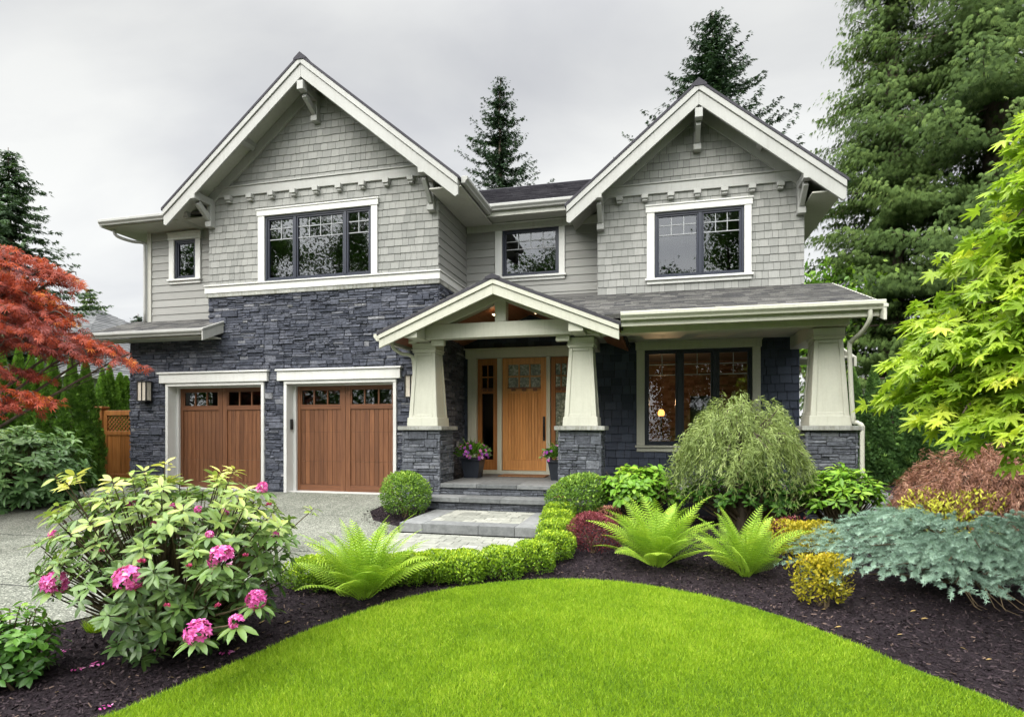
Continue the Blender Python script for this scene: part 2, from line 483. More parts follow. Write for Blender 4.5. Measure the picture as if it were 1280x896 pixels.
def stones(mb, P, polys, mi=0, hole=None, course=0.125, out=0.05, smin=0.12, smax=0.44):
    us = [u for p in polys for u, v in p]; vs = [v for p in polys for u, v in p]
    u0, u1, va, vb = min(us), max(us), min(vs), max(vs)
    def stone(a, b, c, d):
        q = [(a + .003, c + .003), (b - .003, c + .003), (b - .003, d - .003), (a + .003, d - .003)]
        w = rr.uniform(0.012, out); t = min(1, max(0, rr.gauss(0.45, 0.22)))
        e = min(0.007, (d - c) * .2)
        for p in polys:
            k = convex_clip(q, p)
            if area(k) < 4e-4 or len(k) < 3: continue
            cu = sum(x for x, y in k) / len(k); cv = sum(y for x, y in k) / len(k)
            n = len(k)
            ring1 = [P(x, y, w * .72) for x, y in k]
            ring2 = []
            for x, y in k:
                dx, dy = cu - x, cv - y
                ring2.append(P(x + math.copysign(min(abs(dx), e * rr.uniform(.4, 2.2)), dx), y + math.copysign(min(abs(dy), e * rr.uniform(.4, 1.6)), dy), w * rr.uniform(.85, 1.25)))
            ring0 = [P(x, y, -0.005) for x, y in k]
            fs = [tuple(range(2 * n, 3 * n))]
            for i in range(n):
                j = (i + 1) % n
                fs += [(i, j, n + j, n + i), (n + i, n + j, 2 * n + j, 2 * n + i)]
            mb.solid(ring0 + ring1 + ring2, fs, mi, t)
    v = va
    while v < vb:
        h = course * rr.uniform(0.85, 1.2)
        u = u0 - rr.uniform(0, .3)
        while u < u1:
            w = rr.uniform(smin * 1.4, smax)
            n = rr.choice([1, 2, 2, 2, 3, 3])
            cuts = sorted([0] + [min(.9, max(.1, (i + rr.uniform(-.22, .22)) / n)) for i in range(1, n)] + [1])
            for i in range(n):
                z0, z1 = v + cuts[i] * h, v + cuts[i + 1] * h
                if rr.random() < (0.25 if n == 1 else 0.55):
                    s = u + w * rr.uniform(.3, .7)
                    stone(u, s, z0, z1); stone(s, u + w, z0, z1)
                else:
                    stone(u, u + w, z0, z1)
            u += w
        v += h

# ground height: level by the house, falling gently to the street
GZ = [(-60, -0.52), (3, -0.50), (6, -0.42), (8.2, -0.30), (9.6, -0.17), (10.9, -0.08), (13, 0.0), (400, 0.0)]
def gz(y):
    for (a, za), (b, zb) in zip(GZ, GZ[1:]):
        if y <= b: return za + (zb - za) * (y - a) / (b - a)
    return 0.0
# ------------------------------------------------------------------ ground, lawn bed, drive, path
def sheet(name, poly, dz, mat, mi_t=0.5):
    bm = bmesh.new()
    vs = [bm.verts.new((x, y, 0)) for x, y in poly]
    bm.faces.new(vs)
    for (yb, _) in GZ[1:-1]:
        g = bm.verts[:] + bm.edges[:] + bm.faces[:]
        bmesh.ops.bisect_plane(bm, geom=g, plane_co=(0, yb, 0), plane_no=(0, 1, 0))
    bmesh.ops.triangulate(bm, faces=bm.faces[:])
    for v in bm.verts: v.co.z = gz(v.co.y) + dz
    me = bpy.data.meshes.new(name); bm.to_mesh(me); bm.free()
    me.materials.append(mat)
    o = bpy.data.objects.new(name, me); COL.objects.link(o)
    return tag(o, kind='structure')

def mat_ground(name, stops, scales=(3, 40, 160), amp=0.5, bdist=0.02, bstr=0.8, rough=0.95):
    m, nt = newmat(name)
    b = principled(nt, rough, 0.15)
    n0 = noise(nt, scales[0], 4); n1 = noise(nt, scales[1], 6, 0.7); n2 = noise(nt, scales[2], 3, 0.6)
    c = ramp(nt, n1, stops)
    c = mixc(nt, 1.0, c, ramp(nt, n0, [(0.3, (1 - amp * .5,) * 3), (0.7, (1 + amp * .3,) * 3)]), 'MULTIPLY')
    c = mixc(nt, 1.0, c, ramp(nt, n2, [(0.3, (1 - amp,) * 3), (0.7, (1 + amp * .6,) * 3)]), 'MULTIPLY')
    nt.links.new(c, b.inputs['Base Color'])
    bump(nt, b, n1, bstr, bdist)
    return m
M['mulch'] = mat_ground('dark_bark_mulch', [(0.3, (0.010, 0.007, 0.009)), (0.5, (0.024, 0.017, 0.021)), (0.72, (0.050, 0.038, 0.043))], (2, 60, 220), 0.5, 0.02, 1.0)
M['far_ground'] = mat_ground('grassy_ground', [(0.3, (0.03, 0.05, 0.015)), (0.7, (0.07, 0.11, 0.03))], (0.2, 6, 60), 0.4)
M['turf'] = mat_ground('turf_soil', [(0.3, (0.035, 0.075, 0.008)), (0.7, (0.09, 0.17, 0.02))], (1.2, 50, 200), 0.4, 0.01, 0.5)

def mat_aggregate():
    m, nt = newmat('exposed_aggregate')
    b = principled(nt, 0.85, 0.25)
    tc = nt.nodes.new('ShaderNodeTexCoord')
    vo = node(nt, 'ShaderNodeTexVoronoi', Scale=62)
    nt.links.new(tc.outputs['Object'], vo.inputs['Vector'])
    sep = nt.nodes.new('ShaderNodeSeparateColor'); nt.links.new(vo.outputs['Color'], sep.inputs[0])
    c = ramp(nt, sep.outputs[0], [(0.0, (0.11, 0.115, 0.10)), (0.4, (0.20, 0.21, 0.18)), (0.75, (0.29, 0.295, 0.255)), (1, (0.40, 0.40, 0.36))])
    ring = ramp(nt, vo.outputs['Distance'], [(0.2, (1.1,) * 3), (0.62, (0.55,) * 3)])
    c = mixc(nt, 1.0, c, ring, 'MULTIPLY')
    n0 = noise(nt, 0.8, 6, 0.6)
    c = mixc(nt, 1.0, c, ramp(nt, n0, [(0.3, (0.80, 0.82, 0.78)), (0.7, (1.12, 1.12, 1.10))]), 'MULTIPLY')
    n4 = noise(nt, 0.35, 5, 0.65, dist=0.8)
    c = mixc(nt, 1.0, c, ramp(nt, n4, [(0.34, (0.66, 0.66, 0.64)), (0.50, (1, 1, 1))]), 'MULTIPLY')
    n5 = noise(nt, 2.2, 4, 0.6, stretch=(1.6, 0.10, 1))
    c = mixc(nt, 1.0, c, ramp(nt, n5, [(0.34, (0.86, 0.86, 0.85)), (0.55, (1.04, 1.04, 1.03))]), 'MULTIPLY')
    nt.links.new(c, b.inputs['Base Color'])
    inv = node(nt, 'ShaderNodeMath', operation='SUBTRACT'); inv.inputs[0].default_value = 1.0
    nt.links.new(vo.outputs['Distance'], inv.inputs[1])
    bump(nt, b, inv.outputs[0], 0.7, 0.006)
    return m
M['aggregate'] = mat_aggregate()

ground = sheet('ground', [(-300, -60), (300, -60), (300, 500), (-300, 500)], -0.03, M['far_ground'])
bed = sheet('mulch_bed', [(-16, -4), (14, -4), (14, 13.2), (6, 16.5), (-13.4, 17), (-18, 17), (-18, 12)], 0.0, M['mulch'])

def spline(pts, n=10, closed=False):
    out = []; k = len(pts)
    for i in range(k if closed else k - 1):
        p0 = pts[(i - 1) % k] if closed or i > 0 else pts[0]
        p1 = pts[i]; p2 = pts[(i + 1) % k]
        p3 = pts[(i + 2) % k] if closed or i + 2 < k else pts[-1]
        for j in range(n):
            t = j / n
            out.append(tuple(0.5 * ((2 * p1[a]) + (-p0[a] + p2[a]) * t + (2 * p0[a] - 5 * p1[a] + 4 * p2[a] - p3[a]) * t * t + (-p0[a] + 3 * p1[a] - 3 * p2[a] + p3[a]) * t ** 3) for a in range(len(p1))))
    if not closed: out.append(tuple(pts[-1]))
    return out

# driveway: from the garage to the street, bed edges sweeping beside it
edge_r = spline([(-7.6, -3.5), (-6.3, 1.2), (-5.55, 3.2), (-4.95, 4.55), (-4.45, 5.35), (-3.85, 6.05), (-3.6, 6.5)], 6)
drive = sheet('driveway', edge_r + [(-3.9, 7.4), (-3.80, 8.15), (-3.98, 8.5), (-4.55, 8.8), (-4.92, 9.4), (-4.90, 9.9), (-4.7, 10.12), (-4.7, 10.9), (-11.9, 10.9), (-11.9, 11.6), (-13.4, 11.6), (-13.4, 11.15), (-12.35, 10.5), (-12.1, 9.6), (-12.3, 8.6), (-13.6, 7.6), (-15.5, 5), (-16.5, -3.5)], 0.012, M['aggregate'])
# control joints cut across the drive
mb = MB()
for y in (9.0, 6.9, 4.9):
    mb.face([(-12.4 if y > 8 else -14.5, y, gz(y) + 0.0165), (-5.0 if y > 8 else (-4.2 if y > 6 else -4.9), y, gz(y) + 0.0165), (-5.0 if y > 8 else (-4.2 if y > 6 else -4.9), y + 0.012, gz(y) + 0.0165), (-12.4 if y > 8 else -14.5, y + 0.012, gz(y) + 0.0165)])
tag(mb.build('driveway_joints', M['mortar']), kind='structure')

# paver path in front of the landing: individual pavers with sand joints
path_edge = spline([(-3.62, 6.62), (-2.9, 6.62), (-2.3, 6.72), (-1.85, 7.05), (-1.62, 7.6), (-1.6, 8.1)], 6) + [(-3.76, 8.1), (-3.95, 7.4)]
sheet('path', path_edge, 0.018, M['mortar'])
def paving(name, conv, z, su, sv, mat, parent=None, tz=0.012, local_gz=True):
    mb = MB()
    us = [p[0] for p in conv]; vs = [p[1] for p in conv]
    v = min(vs); row = 0
    while v < max(vs):
        u = min(us) - su * (0.5 if row % 2 else 0) - rr.uniform(0, .1)
        while u < max(us):
            w = su * rr.choice([1, 1, 1.5])
            q = convex_clip([(u + .004, v + .004), (u + w - .004, v + .004), (u + w - .004, v + sv - .004), (u + .004, v + sv - .004)], conv)
            if area(q) > 4e-4:
                h = rr.uniform(-.0015, .0015)
                mb.solid([(x, y, (gz(y) if local_gz else 0) + z + h) for x, y in q] + [(x, y, (gz(y) if local_gz else 0) + z + tz + h) for x, y in q],
                         [tuple(range(len(q), 2 * len(q)))] + [(i, (i + 1) % len(q), len(q) + (i + 1) % len(q), len(q) + i) for i in range(len(q))], 0, rr.random())
            u += w
        v += sv; row += 1
    return mb.build(name, mat, parent, bevel=0.003)
pv = paving('path_pavers', [(-3.70, 6.66), (-2.3, 6.74), (-1.85, 7.07), (-1.64, 7.6), (-1.62, 8.08), (-3.76, 8.08), (-3.95, 7.4)], 0.02, 0.22, 0.15, M['paver'])
tag(pv, kind='structure')
side = paving('side_path', [(3.25, 9.9), (4.1, 9.75), (4.35, 13.5), (3.3, 13.5)], 0.004, 0.9, 0.45, M['bluestone'])
tag(side, kind='structure')

# lawn: a gently domed disc with a clean cut edge
lawn_edge = spline([(-3.45, 1.9), (-3.24, 2.92), (-3.02, 3.76), (-2.86, 4.45), (-2.48, 5.32), (-1.87, 6.00), (-1.15, 6.34), (-0.38, 6.38), (0.35, 6.15), (0.95, 5.75), (1.41, 5.22), (1.77, 4.68), (2.12, 4.2), (2.9, 2.6), (3.1, 0.5), (2.2, -2.5), (-1.8, -3.0), (-3.3, -0.6)], 8, True)
LC = (-0.4, 2.0)
def lawn_z(x, y, r): return gz(y) + 0.035 + 0.09 * (1 - r * r)
mb = MB(); rings = 26; n = len(lawn_edge)
for i in range(rings + 1):
    r = (i / rings) ** 0.8
    for (x, y) in lawn_edge:
        X, Y = LC[0] + (x - LC[0]) * r, LC[1] + (y - LC[1]) * r
        mb.v.append((X, Y, lawn_z(X, Y, r)))
for (x, y) in lawn_edge: mb.v.append((x, y, gz(y) - 0.02))
for i in range(rings + 1):
    for k in range(n):
        k2 = (k + 1) % n
        mb.f.append([i * n + k, i * n + k2, (i + 1) * n + k2, (i + 1) * n + k]); mb.m.append(0); mb.t.append(.5)
lawn = tag(mb.build('lawn', M['turf'], smooth=True), kind='structure')

# ------------------------------------------------------------------ the house
house = empty('craftsman_house', (-4.5, 12.0, 0), 'two storey grey shingled craftsman house with dark stone garage front and gabled porch', 'house')
YG, YR, YU, YD = 10.90, 12.63, 12.0, 12.4
XL = -11.67; XC = -4.23

# stone garage front
g_doors = [(-10.66, -8.14, -0.3, 2.27), (-7.66, -5.10, -0.3, 2.27)]
gpoly = [[(XL, -0.4), (XC, -0.4), (XC, 4.17), (-9.55, 4.17), (-9.55, 3.52), (XL, 3.2)]]
gpolys = holes([[(XL, -0.4), (-9.55, -0.4), (-9.55, 3.55), (XL, 3.55)], [(-9.55, -0.4), (XC, -0.4), (XC, 4.17), (-9.55, 4.17)]], g_doors)
P = front(YG)
mb = MB(); backing(mb, P, gpolys, 0.22, 1)
stones(mb, P, gpolys)
ret = [[(YG - .0, -0.4), (YR, -0.4), (YR, 4.17), (YG, 4.17)]]
mb.box(XC - .2, XC, YG + .225, YR + .3, -0.4, 4.165, 1)
stones(mb, right(XC), ret)
mb.box(XL, XL + .2, YG + .225, 18, -0.4, 3.5, 1)
mb.build('stone_wall', [M['stone'], M['mortar']], house)

# shingled gable wall over the garage
def gable_outline(xc, zp, slope, x0, x1, z0):
    return [(x0, z0), (x1, z0), (x1, zp - slope * (x1 - xc)), (xc, zp), (x0, zp - slope * (xc - x0))]
LG = dict(xc=-6.89, zp=8.65, tip=3.28, zt=5.93, yf=10.30, x0=-9.55, x1=XC, yw=YG)
RG = dict(xc=0.69, zp=7.68, tip=2.46, zt=5.64, yf=11.40, x0=-1.229, x1=2.60, yw=YU)
for G in (LG, RG): G['s'] = (G['zp'] - G['zt']) / G['tip']

def clad_wall(name, Y, poly, hs, mat, exposure, wmin, wmax, tb=0.020, tt=0.005, jit=0.004, split=None, depth=0.15, gap=0.005, v0=None):
    polys = holes([poly] if split is None else split, hs)
    mb = MB(); P = front(Y)
    backing(mb, P, polys, depth, 1)
    cladding(mb, P, polys, exposure, wmin, wmax, tb, tt, gap, jit, 0, v0)
    return mb.build(name, [mat, M['mortar']], house)

o = gable_outline(LG['xc'], LG['zp'] - 0.16, LG['s'], LG['x0'], LG['x1'], 4.16)
clad_wall('shingle_wall', YG, o, [(-8.16, -5.64, 4.36, 5.78)], M['shingle'], 0.150, 0.10, 0.22)
o = gable_outline(RG['xc'], RG['zp'] - 0.16, RG['s'], RG['x0'], RG['x1'], 3.80)
clad_wall('shingle_wall', YU, o, [(-0.13, 1.57, 4.20, 5.53)], M['shingle'], 0.150, 0.10, 0.22)
# recess and left wing in lap siding
clad_wall('lap_siding_wall', YR, [(XC, 3.7), (RG['x0'], 3.7), (RG['x0'], 5.93), (XC, 5.93)], [(-3.41, -2.10, 4.58, 5.66)], M['lap'], 0.172, 30, 31, 0.018, 0.002, 0)
clad_wall('lap_siding_wall', 11.4, [(-11.66, 3.4), (-9.5, 3.4), (-9.5, 5.9), (-11.66, 5.9)], [(-10.95, -10.32, 4.69, 5.64)], M['lap'], 0.172, 30, 31, 0.018, 0.002, 0)
# side wall of the garage block above the stone
mb = MB(); Pr = right(XC)
sp = [[(YG, 4.17), (YR, 4.17), (YR, 6.3), (YG, 6.3)]]
cladding(mb, Pr, sp, 0.172, 30, 31, 0.018, 0.002, 0, 0, 0)
mb.box(XC - .15, XC, YG + .155, YR + .2, 4.17, 6.35, 1)
mb.build('lap_siding_wall', [M['lap'], M['mortar']], house)
# side of the right gable block above the porch roof, facing the recess
mb = MB()
mb.box(RG['x0'], RG['x0'] + .15, YU + .155, YR + .2, 3.75, 6.0, 0)
mb.build('lap_siding_wall', [M['lap']], house)
# navy lower walls under the porch
dpoly = [(XC + .0, 0.0), (2.6, 0.0), (2.6, 3.9), (XC, 3.9)]
clad_wall('navy_shingle_wall', YD, dpoly, [(-4.0, -1.72, 0.0, 2.82), (-0.33, 1.77, 0.90, 2.88)], M['navy_shingle'], 0.165, 0.13, 0.26, 0.030, 0.004, 0.006, gap=0.010)
# plain outer shell behind: side and back walls, floors
mb = MB()
mb.box(-11.66, -11.5, 11.56, 18.0, 3.4, 5.9)
mb.box(2.45, 2.6, 12.56, 18.0, -0.3, 5.9)
mb.box(-11.5, 2.45, 17.85, 18.0, -0.3, 5.9)
mb.build('rear_wall', [M['lap']], house)

# corner boards, belt courses, friezes
mb = MB()
mb.box(-11.70, -11.58, 11.36, 11.40, 3.5, 5.86)                       # left wing corner board
mb.build('corner_board', M['soffit'], house, 0.004)
mb = MB()
mb.box(-9.62, XC + .06, YG - .075, YG, 4.185, 4.33)
mb.box(-9.62, XC + .085, YG - .105, YG, 4.331, 4.362)
mb.box(XC, XC + .06, YG + .001, YR - .02, 4.185, 4.33)
mb.box(XC, XC + .085, YG + .001, YR - .02, 4.331, 4.362)
mb.build('belt_course', M['wtrim'], house, 0.006)
mb = MB()
mb.box(-9.60, XC + .05, YG - .06, YG, 4.10, 4.184); mb.box(XC, XC + .05, YG + .001, YR - .02, 4.10, 4.184)
mb.build('stone_ledge', M['capstone'], house, 0.006)

def gable_trim(G, dent):
    xc, zp, s, yf, yw = G['xc'], G['zp'], G['s'], G['yf'], G['yw']
    # roof: shingle skin and soffit on both slopes
    yb = 17.6
    mb = MB()
    P = frame((0, 0, 0), (1, 0, 0), (0, 0, 1), (0, 1, 0))
    for sg in (-1, 1):
        xt = xc + sg * (G['tip'] + .03); zt = zp - s * (G['tip'] + .03)
        mb.prism([(xc, zp), (xt, zt), (xt, zt - .055), (xc, zp - .055)], P, yf - .045, yb, 0)
        mb.prism([(xc, zp - .056), (xt - sg * .03, zt + s * .03 - .056), (xt - sg * .03, zt + s * .03 - .14), (xc, zp - .14)], P, yf + .045, yb, 1)
    # ridge cap
    mb.prism([(xc, zp + .03), (xc + .14, zp + .03 - .14 * s), (xc + .14, zp - .14 * s), (xc - .14, zp - .14 * s), (xc - .14, zp + .03 - .14 * s)], P, yf - .05, yb, 0)
    mb.build('gable_roof', [M['roof_dark'], M['soffit']], house)
    # bargeboards: a main board and a proud crown strip above it
    mb = MB()
    for sg in (-1, 1):
        xt = xc + sg * G['tip']; zt = zp - s * G['tip']
        a, h1, h2 = .057, .125, .385
        mb.prism([(xc, zp - a), (xt, zt - a), (xt, zt - a - h1), (xc, zp - a - h1)], P, yf - .035, yf + .04, 0)
        mb.prism([(xc, zp - a - h1 - .006), (xt, zt - a - h1 - .006), (xt, zt - a - h2 + .08), (xt - sg * .06, zt - a - h2 + .05), (xc, zp - a - h2)], P, yf - .008, yf + .04, 0)
    mb.build('bargeboard', M['trim'], house, 0.005)
    # rake frieze on the wall
    mb = MB()
    for sg in (-1, 1):
        xe = (G['x1'] if sg > 0 else G['x0'])
        ze = zp - s * abs(xe - xc)
        mb.prism([(xc, zp - .145), (xe, ze - .145), (xe, ze - .40), (xc, zp - .40)], P, yw - .055, yw - .003, 0)
    mb.build('rake_board', M['trim'], house, 0.004)
    # lookouts between wall and bargeboard
    for sg in (-1, 1):
        for k in (0.45,):
            mb = MB()
            x = xc + sg * G['tip'] * k; z = zp - s * G['tip'] * k
            mb.prism([(x - .04, z + .04 * s * sg - .145), (x + .04, z - .04 * s * sg - .145), (x + .04, z - .04 * s * sg - .25), (x - .04, z + .04 * s * sg - .25)], P, yf + .045, yw - .06, 0)
            mb.build('lookout', M['trim'], house, 0.004)
gable_trim(LG, 9); gable_trim(RG, 7)

def frieze(x0, x1, z0, z1, Y, xs):
    mb = MB()
    mb.box(x0, x1, Y - .05, Y, z0, z1 - .03)
    mb.box(x0 - .0, x1 + .0, Y - .075, Y, z1 - .029, z1)
    fo = mb.build('frieze_board', M['trim'], house, 0.005)
    for x in xs:
        d = MB(); d.box(x - .065, x + .065, Y - .13, Y - .001, z0 - .095, z0 - .002); d.box(x - .05, x + .05, Y - .10, Y - .001, z0 - .14, z0 - .096)
        d.build('corbel_block', M['trim'], house, 0.005)
frieze(-9.40, -4.27, 6.25, 6.47, YG, [-9.0 + i * .527 for i in range(9)])
frieze(-1.13, 2.52, 5.88, 6.10, YU, [-0.79 + i * .495 for i in range(7)])

def bracket(x, yw, yf, zt, zb, w=.12):
    d = MB(); a = w / 2
    d.box(x - a, x + a, yw - .13, yw - .001, zb, zt)
    d.box(x - a - .012, x + a + .012, yw - .16, yw - .002, zb - .05, zb + .06)
    d.box(x - a + .004, x + a - .004, yf + .05, yw - .131, zt - .15, zt - .003)
    d.box(x - a - .008, x + a + .008, yf + .0505 - .09, yf + .12, zt - .17, zt + .005)
    d.beam((x, yf + .12, zt - .20), (x, yw - .12, zb + .12), w * .72, .12, (0, -1, 1))
    d.build('knee_brace', M['trim'], house, 0.006)
bracket(-6.89, YG, 10.30, 8.12, 7.62)
bracket(-9.46, YG, 10.33, 6.22, 5.66)
bracket(-4.34, YG, 10.33, 6.22, 5.56)
bracket(0.69, YU, 11.40, 7.16, 6.66)
bracket(-1.16, YU, 11.43, 5.86, 5.28)
bracket(2.53, YU, 11.43, 5.86, 5.28)

# eaves: K-style gutter along a line
GP = [(0, 0), (.075, 0), (.085, .03), (.125, .07), (.125, .12), (.115, .128), (0, .128)]
def gutter(p, q, outv, mat='trim', name='gutter'):
    p = Vector(p); q = Vector(q); outv = Vector(outv)
    d = (q - p); L = d.length; d.normalize()
    P = frame(p, outv, (0, 0, 1), d)
    mb = MB(); mb.prism(GP, P, 0, L, 0)
    mb.build(name, M[mat], house, 0.003)
def downspout(pts, r=.035, mat='trim'):
    mb = MB(); mb.tube(spline(pts, 4), r, 8); mb.build('downspout', M[mat], house, smooth=True)

# main roof behind the recess, with real tabs on the part that shows
def slope_frame(y0, z0, y1, z1):
    L = sqrt((y1 - y0) ** 2 + (z1 - z0) ** 2); vy, vz = (y1 - y0) / L, (z1 - z0) / L
    return frame((0, y0, z0), (1, 0, 0), (0, vy, vz), (0, -vz, vy)), L
P, L = slope_frame(12.06, 6.00, 16.1, 8.0)
mb = MB(); mb.prism([(-10.2, 0), (3.0, 0), (3.0, L), (-6.5, L)], P, -.10, 0, 0)
cladding(mb, P, [[(-5.2, 0), (0.2, 0), (0.2, L), (-5.2, L)]], 0.14, 0.12, 0.34, 0.014, 0.003, 0.003, 0.004)
mb.prism([(-6.5, L - .12), (3, L - .12), (3, L + .05), (-6.5, L + .05)], P, .001, .035, 0)
mb.build('main_roof', M['roof_dark'], house)
mb = MB()
P2, L2 = slope_frame(20.1, 6.0, 16.1, 8.0)
mb.prism([(-10.2, 0), (3.0, 0), (3.0, L2), (-6.5, L2)], P2, 0, .1, 0)
mb.build('main_roof', M['roof_dark'], house)
gutter((-3.62, 12.06, 5.86), (-1.70, 12.06, 5.86), (0, -1, 0))
mb = MB(); mb.box(-3.66, -1.4, 12.061, 12.10, 5.76, 5.985); mb.box(-3.66, -1.4, 12.105, 12.62, 5.80, 5.83); mb.box(-4.2, -1.25, 12.56, 12.605, 5.62, 5.79)
mb.build('eave_soffit', M['soffit'], house)
# gutters running back along the gable eaves
gutter((-3.575, 10.36, 5.80), (-3.575, 12.06, 5.80), (1, 0, 0))
mb = MB(); mb.box(-4.2, -3.58, 10.36, 12.5, 5.74, 5.765); mb.build('eave_soffit', M['soffit'], house)
mb = MB(); mb.box(2.62, 3.14, 11.47, 17, 5.44, 5.465); mb.build('eave_soffit', M['soffit'], house)

# left wing roof with its wrapped eave
P, L = slope_frame(10.80, 5.99, 16.0, 7.7)
mb = MB(); mb.prism([(-12.36, 0), (-9.62, 0), (-9.62, L), (-9.7, L)], P, -.06, 0, 0)
mb.build('wing_roof', M['roof'], house)
gutter((-12.36, 10.80, 5.86), (-9.95, 10.80, 5.86), (0, -1, 0))
gutter((-12.36, 17.0, 5.86), (-12.36, 10.80, 5.86), (-1, 0, 0))
mb = MB(); mb.box(-12.355, -9.56, 10.801, 11.39, 5.84, 5.862); mb.box(-12.355, -11.665, 11.391, 17, 5.84, 5.862)
mb.build('eave_soffit', M['soffit'], house)
downspout([(-12.2, 10.95, 5.85), (-12.17, 11.0, 5.70), (-11.95, 11.2, 5.62), (-11.75, 11.33, 5.60), (-11.72, 11.33, 5.4), (-11.72, 11.33, 3.7)])

# pent roof over the left end of the garage
P, L = slope_frame(10.40, 3.37, 11.5, 3.80)
mb = MB(); pp = [[(-12.25, 0), (-9.16, 0), (-9.16, L * .46), (-9.56, L * .46), (-9.56, L), (-12.25, L)]]
cp = [[(-12.25, 0), (-9.16, 0), (-9.16, L * .45), (-12.25, L * .45)], [(-12.25, L * .45), (-9.56, L * .45), (-9.56, L * .98), (-12.25, L * .98)]]
for c in cp: mb.prism(c, P, -.09, 0, 1)
cladding(mb, P, cp, 0.14, 0.12, 0.34, 0.014, 0.003, 0.003, 0.004)
mb.build('pent_roof', [M['roof'], M['soffit']], house)
gutter((-12.25, 10.40, 3.22), (-9.19, 10.40, 3.22), (0, -1, 0))
mb = MB(); PX = frame((-9.19, 0, 0), (0, 1, 0), (0, 0, 1), (1, 0, 0))
mb.prism([(10.26, 3.30), (10.86, 3.545), (10.86, 3.33), (10.26, 3.085)], PX, 0, .035)
mb.prism([(10.24, 3.335), (10.86, 3.585), (10.86, 3.546), (10.24, 3.296)], PX, 0, .055)
mb.build('rake_board', M['trim'], house, 0.004)
mb = MB(); mb.box(-12.25, -9.20, 10.405, 10.84, 3.19, 3.215); mb.build('eave_soffit', M['soffit'], house)

# ---------------- windows
def rectring(mb, x0, x1, z0, z1, w, P, d0, d1, mi=0):
    mb.prism([(x0, z0), (x1, z0), (x1, z0 + w), (x0, z0 + w)], P, d0, d1, mi)
    mb.prism([(x0, z1 - w), (x1, z1 - w), (x1, z1), (x0, z1)], P, d0, d1, mi)
    mb.prism([(x0, z0 + w), (x0 + w, z0 + w), (x0 + w, z1 - w), (x0, z1 - w)], P, d0, d1, mi)
    mb.prism([(x1 - w, z0 + w), (x1, z0 + w), (x1, z1 - w), (x1 - w, z1 - w)], P, d0, d1, mi)

def window(Y, x0, x1, z0, z1, lites, casing, cmat='wtrim', glass='glass', head=.13, jamb=.115, sill=True, room=True, roommat='room', mull=.07, depth=2.2):
    """lites: (u0,u1, columns, list of muntin heights 0..1 from the top, top of the vertical bars)"""
    P = front(Y)
    fr = MB()
    rectring(fr, x0, x1, z0, z1, .05, P, -.07, .012)
    for (a, b, *_r) in lites[:-1]:
        fr.prism([(b, z0 + .05), (b + mull, z0 + .05), (b + mull, z1 - .05), (b, z1 - .05)], P, -.07, .010)
    for (a, b, *_r) in lites:
        rectring(fr, max(a, x0 + .05), min(b, x1 - .05), z0 + .05, z1 - .05, .035, P, -.06, -.008)
    wo = fr.build('window', M['frame'], house, 0.004)
    for (a, b, cols, hs, full) in lites:
        a2, b2 = max(a, x0 + .05) + .036, min(b, x1 - .05) - .036
        zb, zt = z0 + .086, z1 - .086
        pn = MB(); pn.face([P(a2 - .003, zb - .003, -.040), P(b2 + .003, zb - .003, -.040), P(b2 + .003, zt + .003, -.040), P(a2 - .003, zt + .003, -.040)])
        pn.build('pane', M[glass], wo)
        mt = MB(); H = zt - zb
        low = zt - H * (1 if full else max(hs or [0]))
        for h in hs:
            z = zt - H * h
            mt.prism([(a2, z - .009), (b2, z - .009), (b2, z + .009), (a2, z + .009)], P, -.038, -.026)
        for c in range(1, cols if hs else 1):
            u = a2 + (b2 - a2) * c / cols
            mt.prism([(u - .008, low), (u + .008, low), (u + .008, zt), (u - .008, zt)], P, -.0385, -.0265)
        if hs: mt.build('muntin', M['muntin'], wo)
    if casing:
        cx0, cx1, cz0, cz1 = casing
        cs = MB()
        cs.prism([(cx0 - .02, z1), (cx1 + .02, z1), (cx1 + .02, cz1), (cx0 - .02, cz1)], P, .0, .062)
        cs.prism([(cx0 - .035, cz1 + .001), (cx1 + .035, cz1 + .001), (cx1 + .035, cz1 + .03), (cx0 - .035, cz1 + .03)], P, .0, .08)
        cs.prism([(cx0, z0), (x0, z0), (x0, z1 - .001), (cx0, z1 - .001)], P, .0, .05)
        cs.prism([(x1, z0), (cx1, z0), (cx1, z1 - .001), (x1, z1 - .001)], P, .0, .05)
        cs.build('casing', M[cmat], wo, 0.005)
        if sill:
            sl = MB()
            sl.prism([(cx0 - .03, z0 - .045), (cx1 + .03, z0 - .045), (cx1 + .03, z0 - .001), (cx0 - .03, z0 - .001)], P, .0, .09)
            sl.prism([(cx0, cz0), (cx1, cz0), (cx1, z0 - .046), (cx0, z0 - .046)], P, .0, .045)
            sl.build('sill', M[cmat], wo, 0.005)
    if room:
        rm = MB(); e = .25
        X0, X1, Z0, Z1 = x0 - e, x1 + e, z0 - e * .8, z1 + e * .5
        y0, y1 = Y + .16, Y + depth
        rm.face([(X0, y1, Z0), (X1, y1, Z0), (X1, y1, Z1), (X0, y1, Z1)])
        rm.face([(X0, y0, Z0), (X0, y1, Z0), (X0, y1, Z1), (X0, y0, Z1)]); rm.face([(X1, y0, Z0), (X1, y1, Z0), (X1, y1, Z1), (X1, y0, Z1)])
        rm.face([(X0, y0, Z0), (X1, y0, Z0), (X1, y1, Z0), (X0, y1, Z0)]); rm.face([(X0, y0, Z1), (X1, y0, Z1), (X1, y1, Z1), (X0, y1, Z1)])
        rm.build('room', M[roommat], house)
    return wo

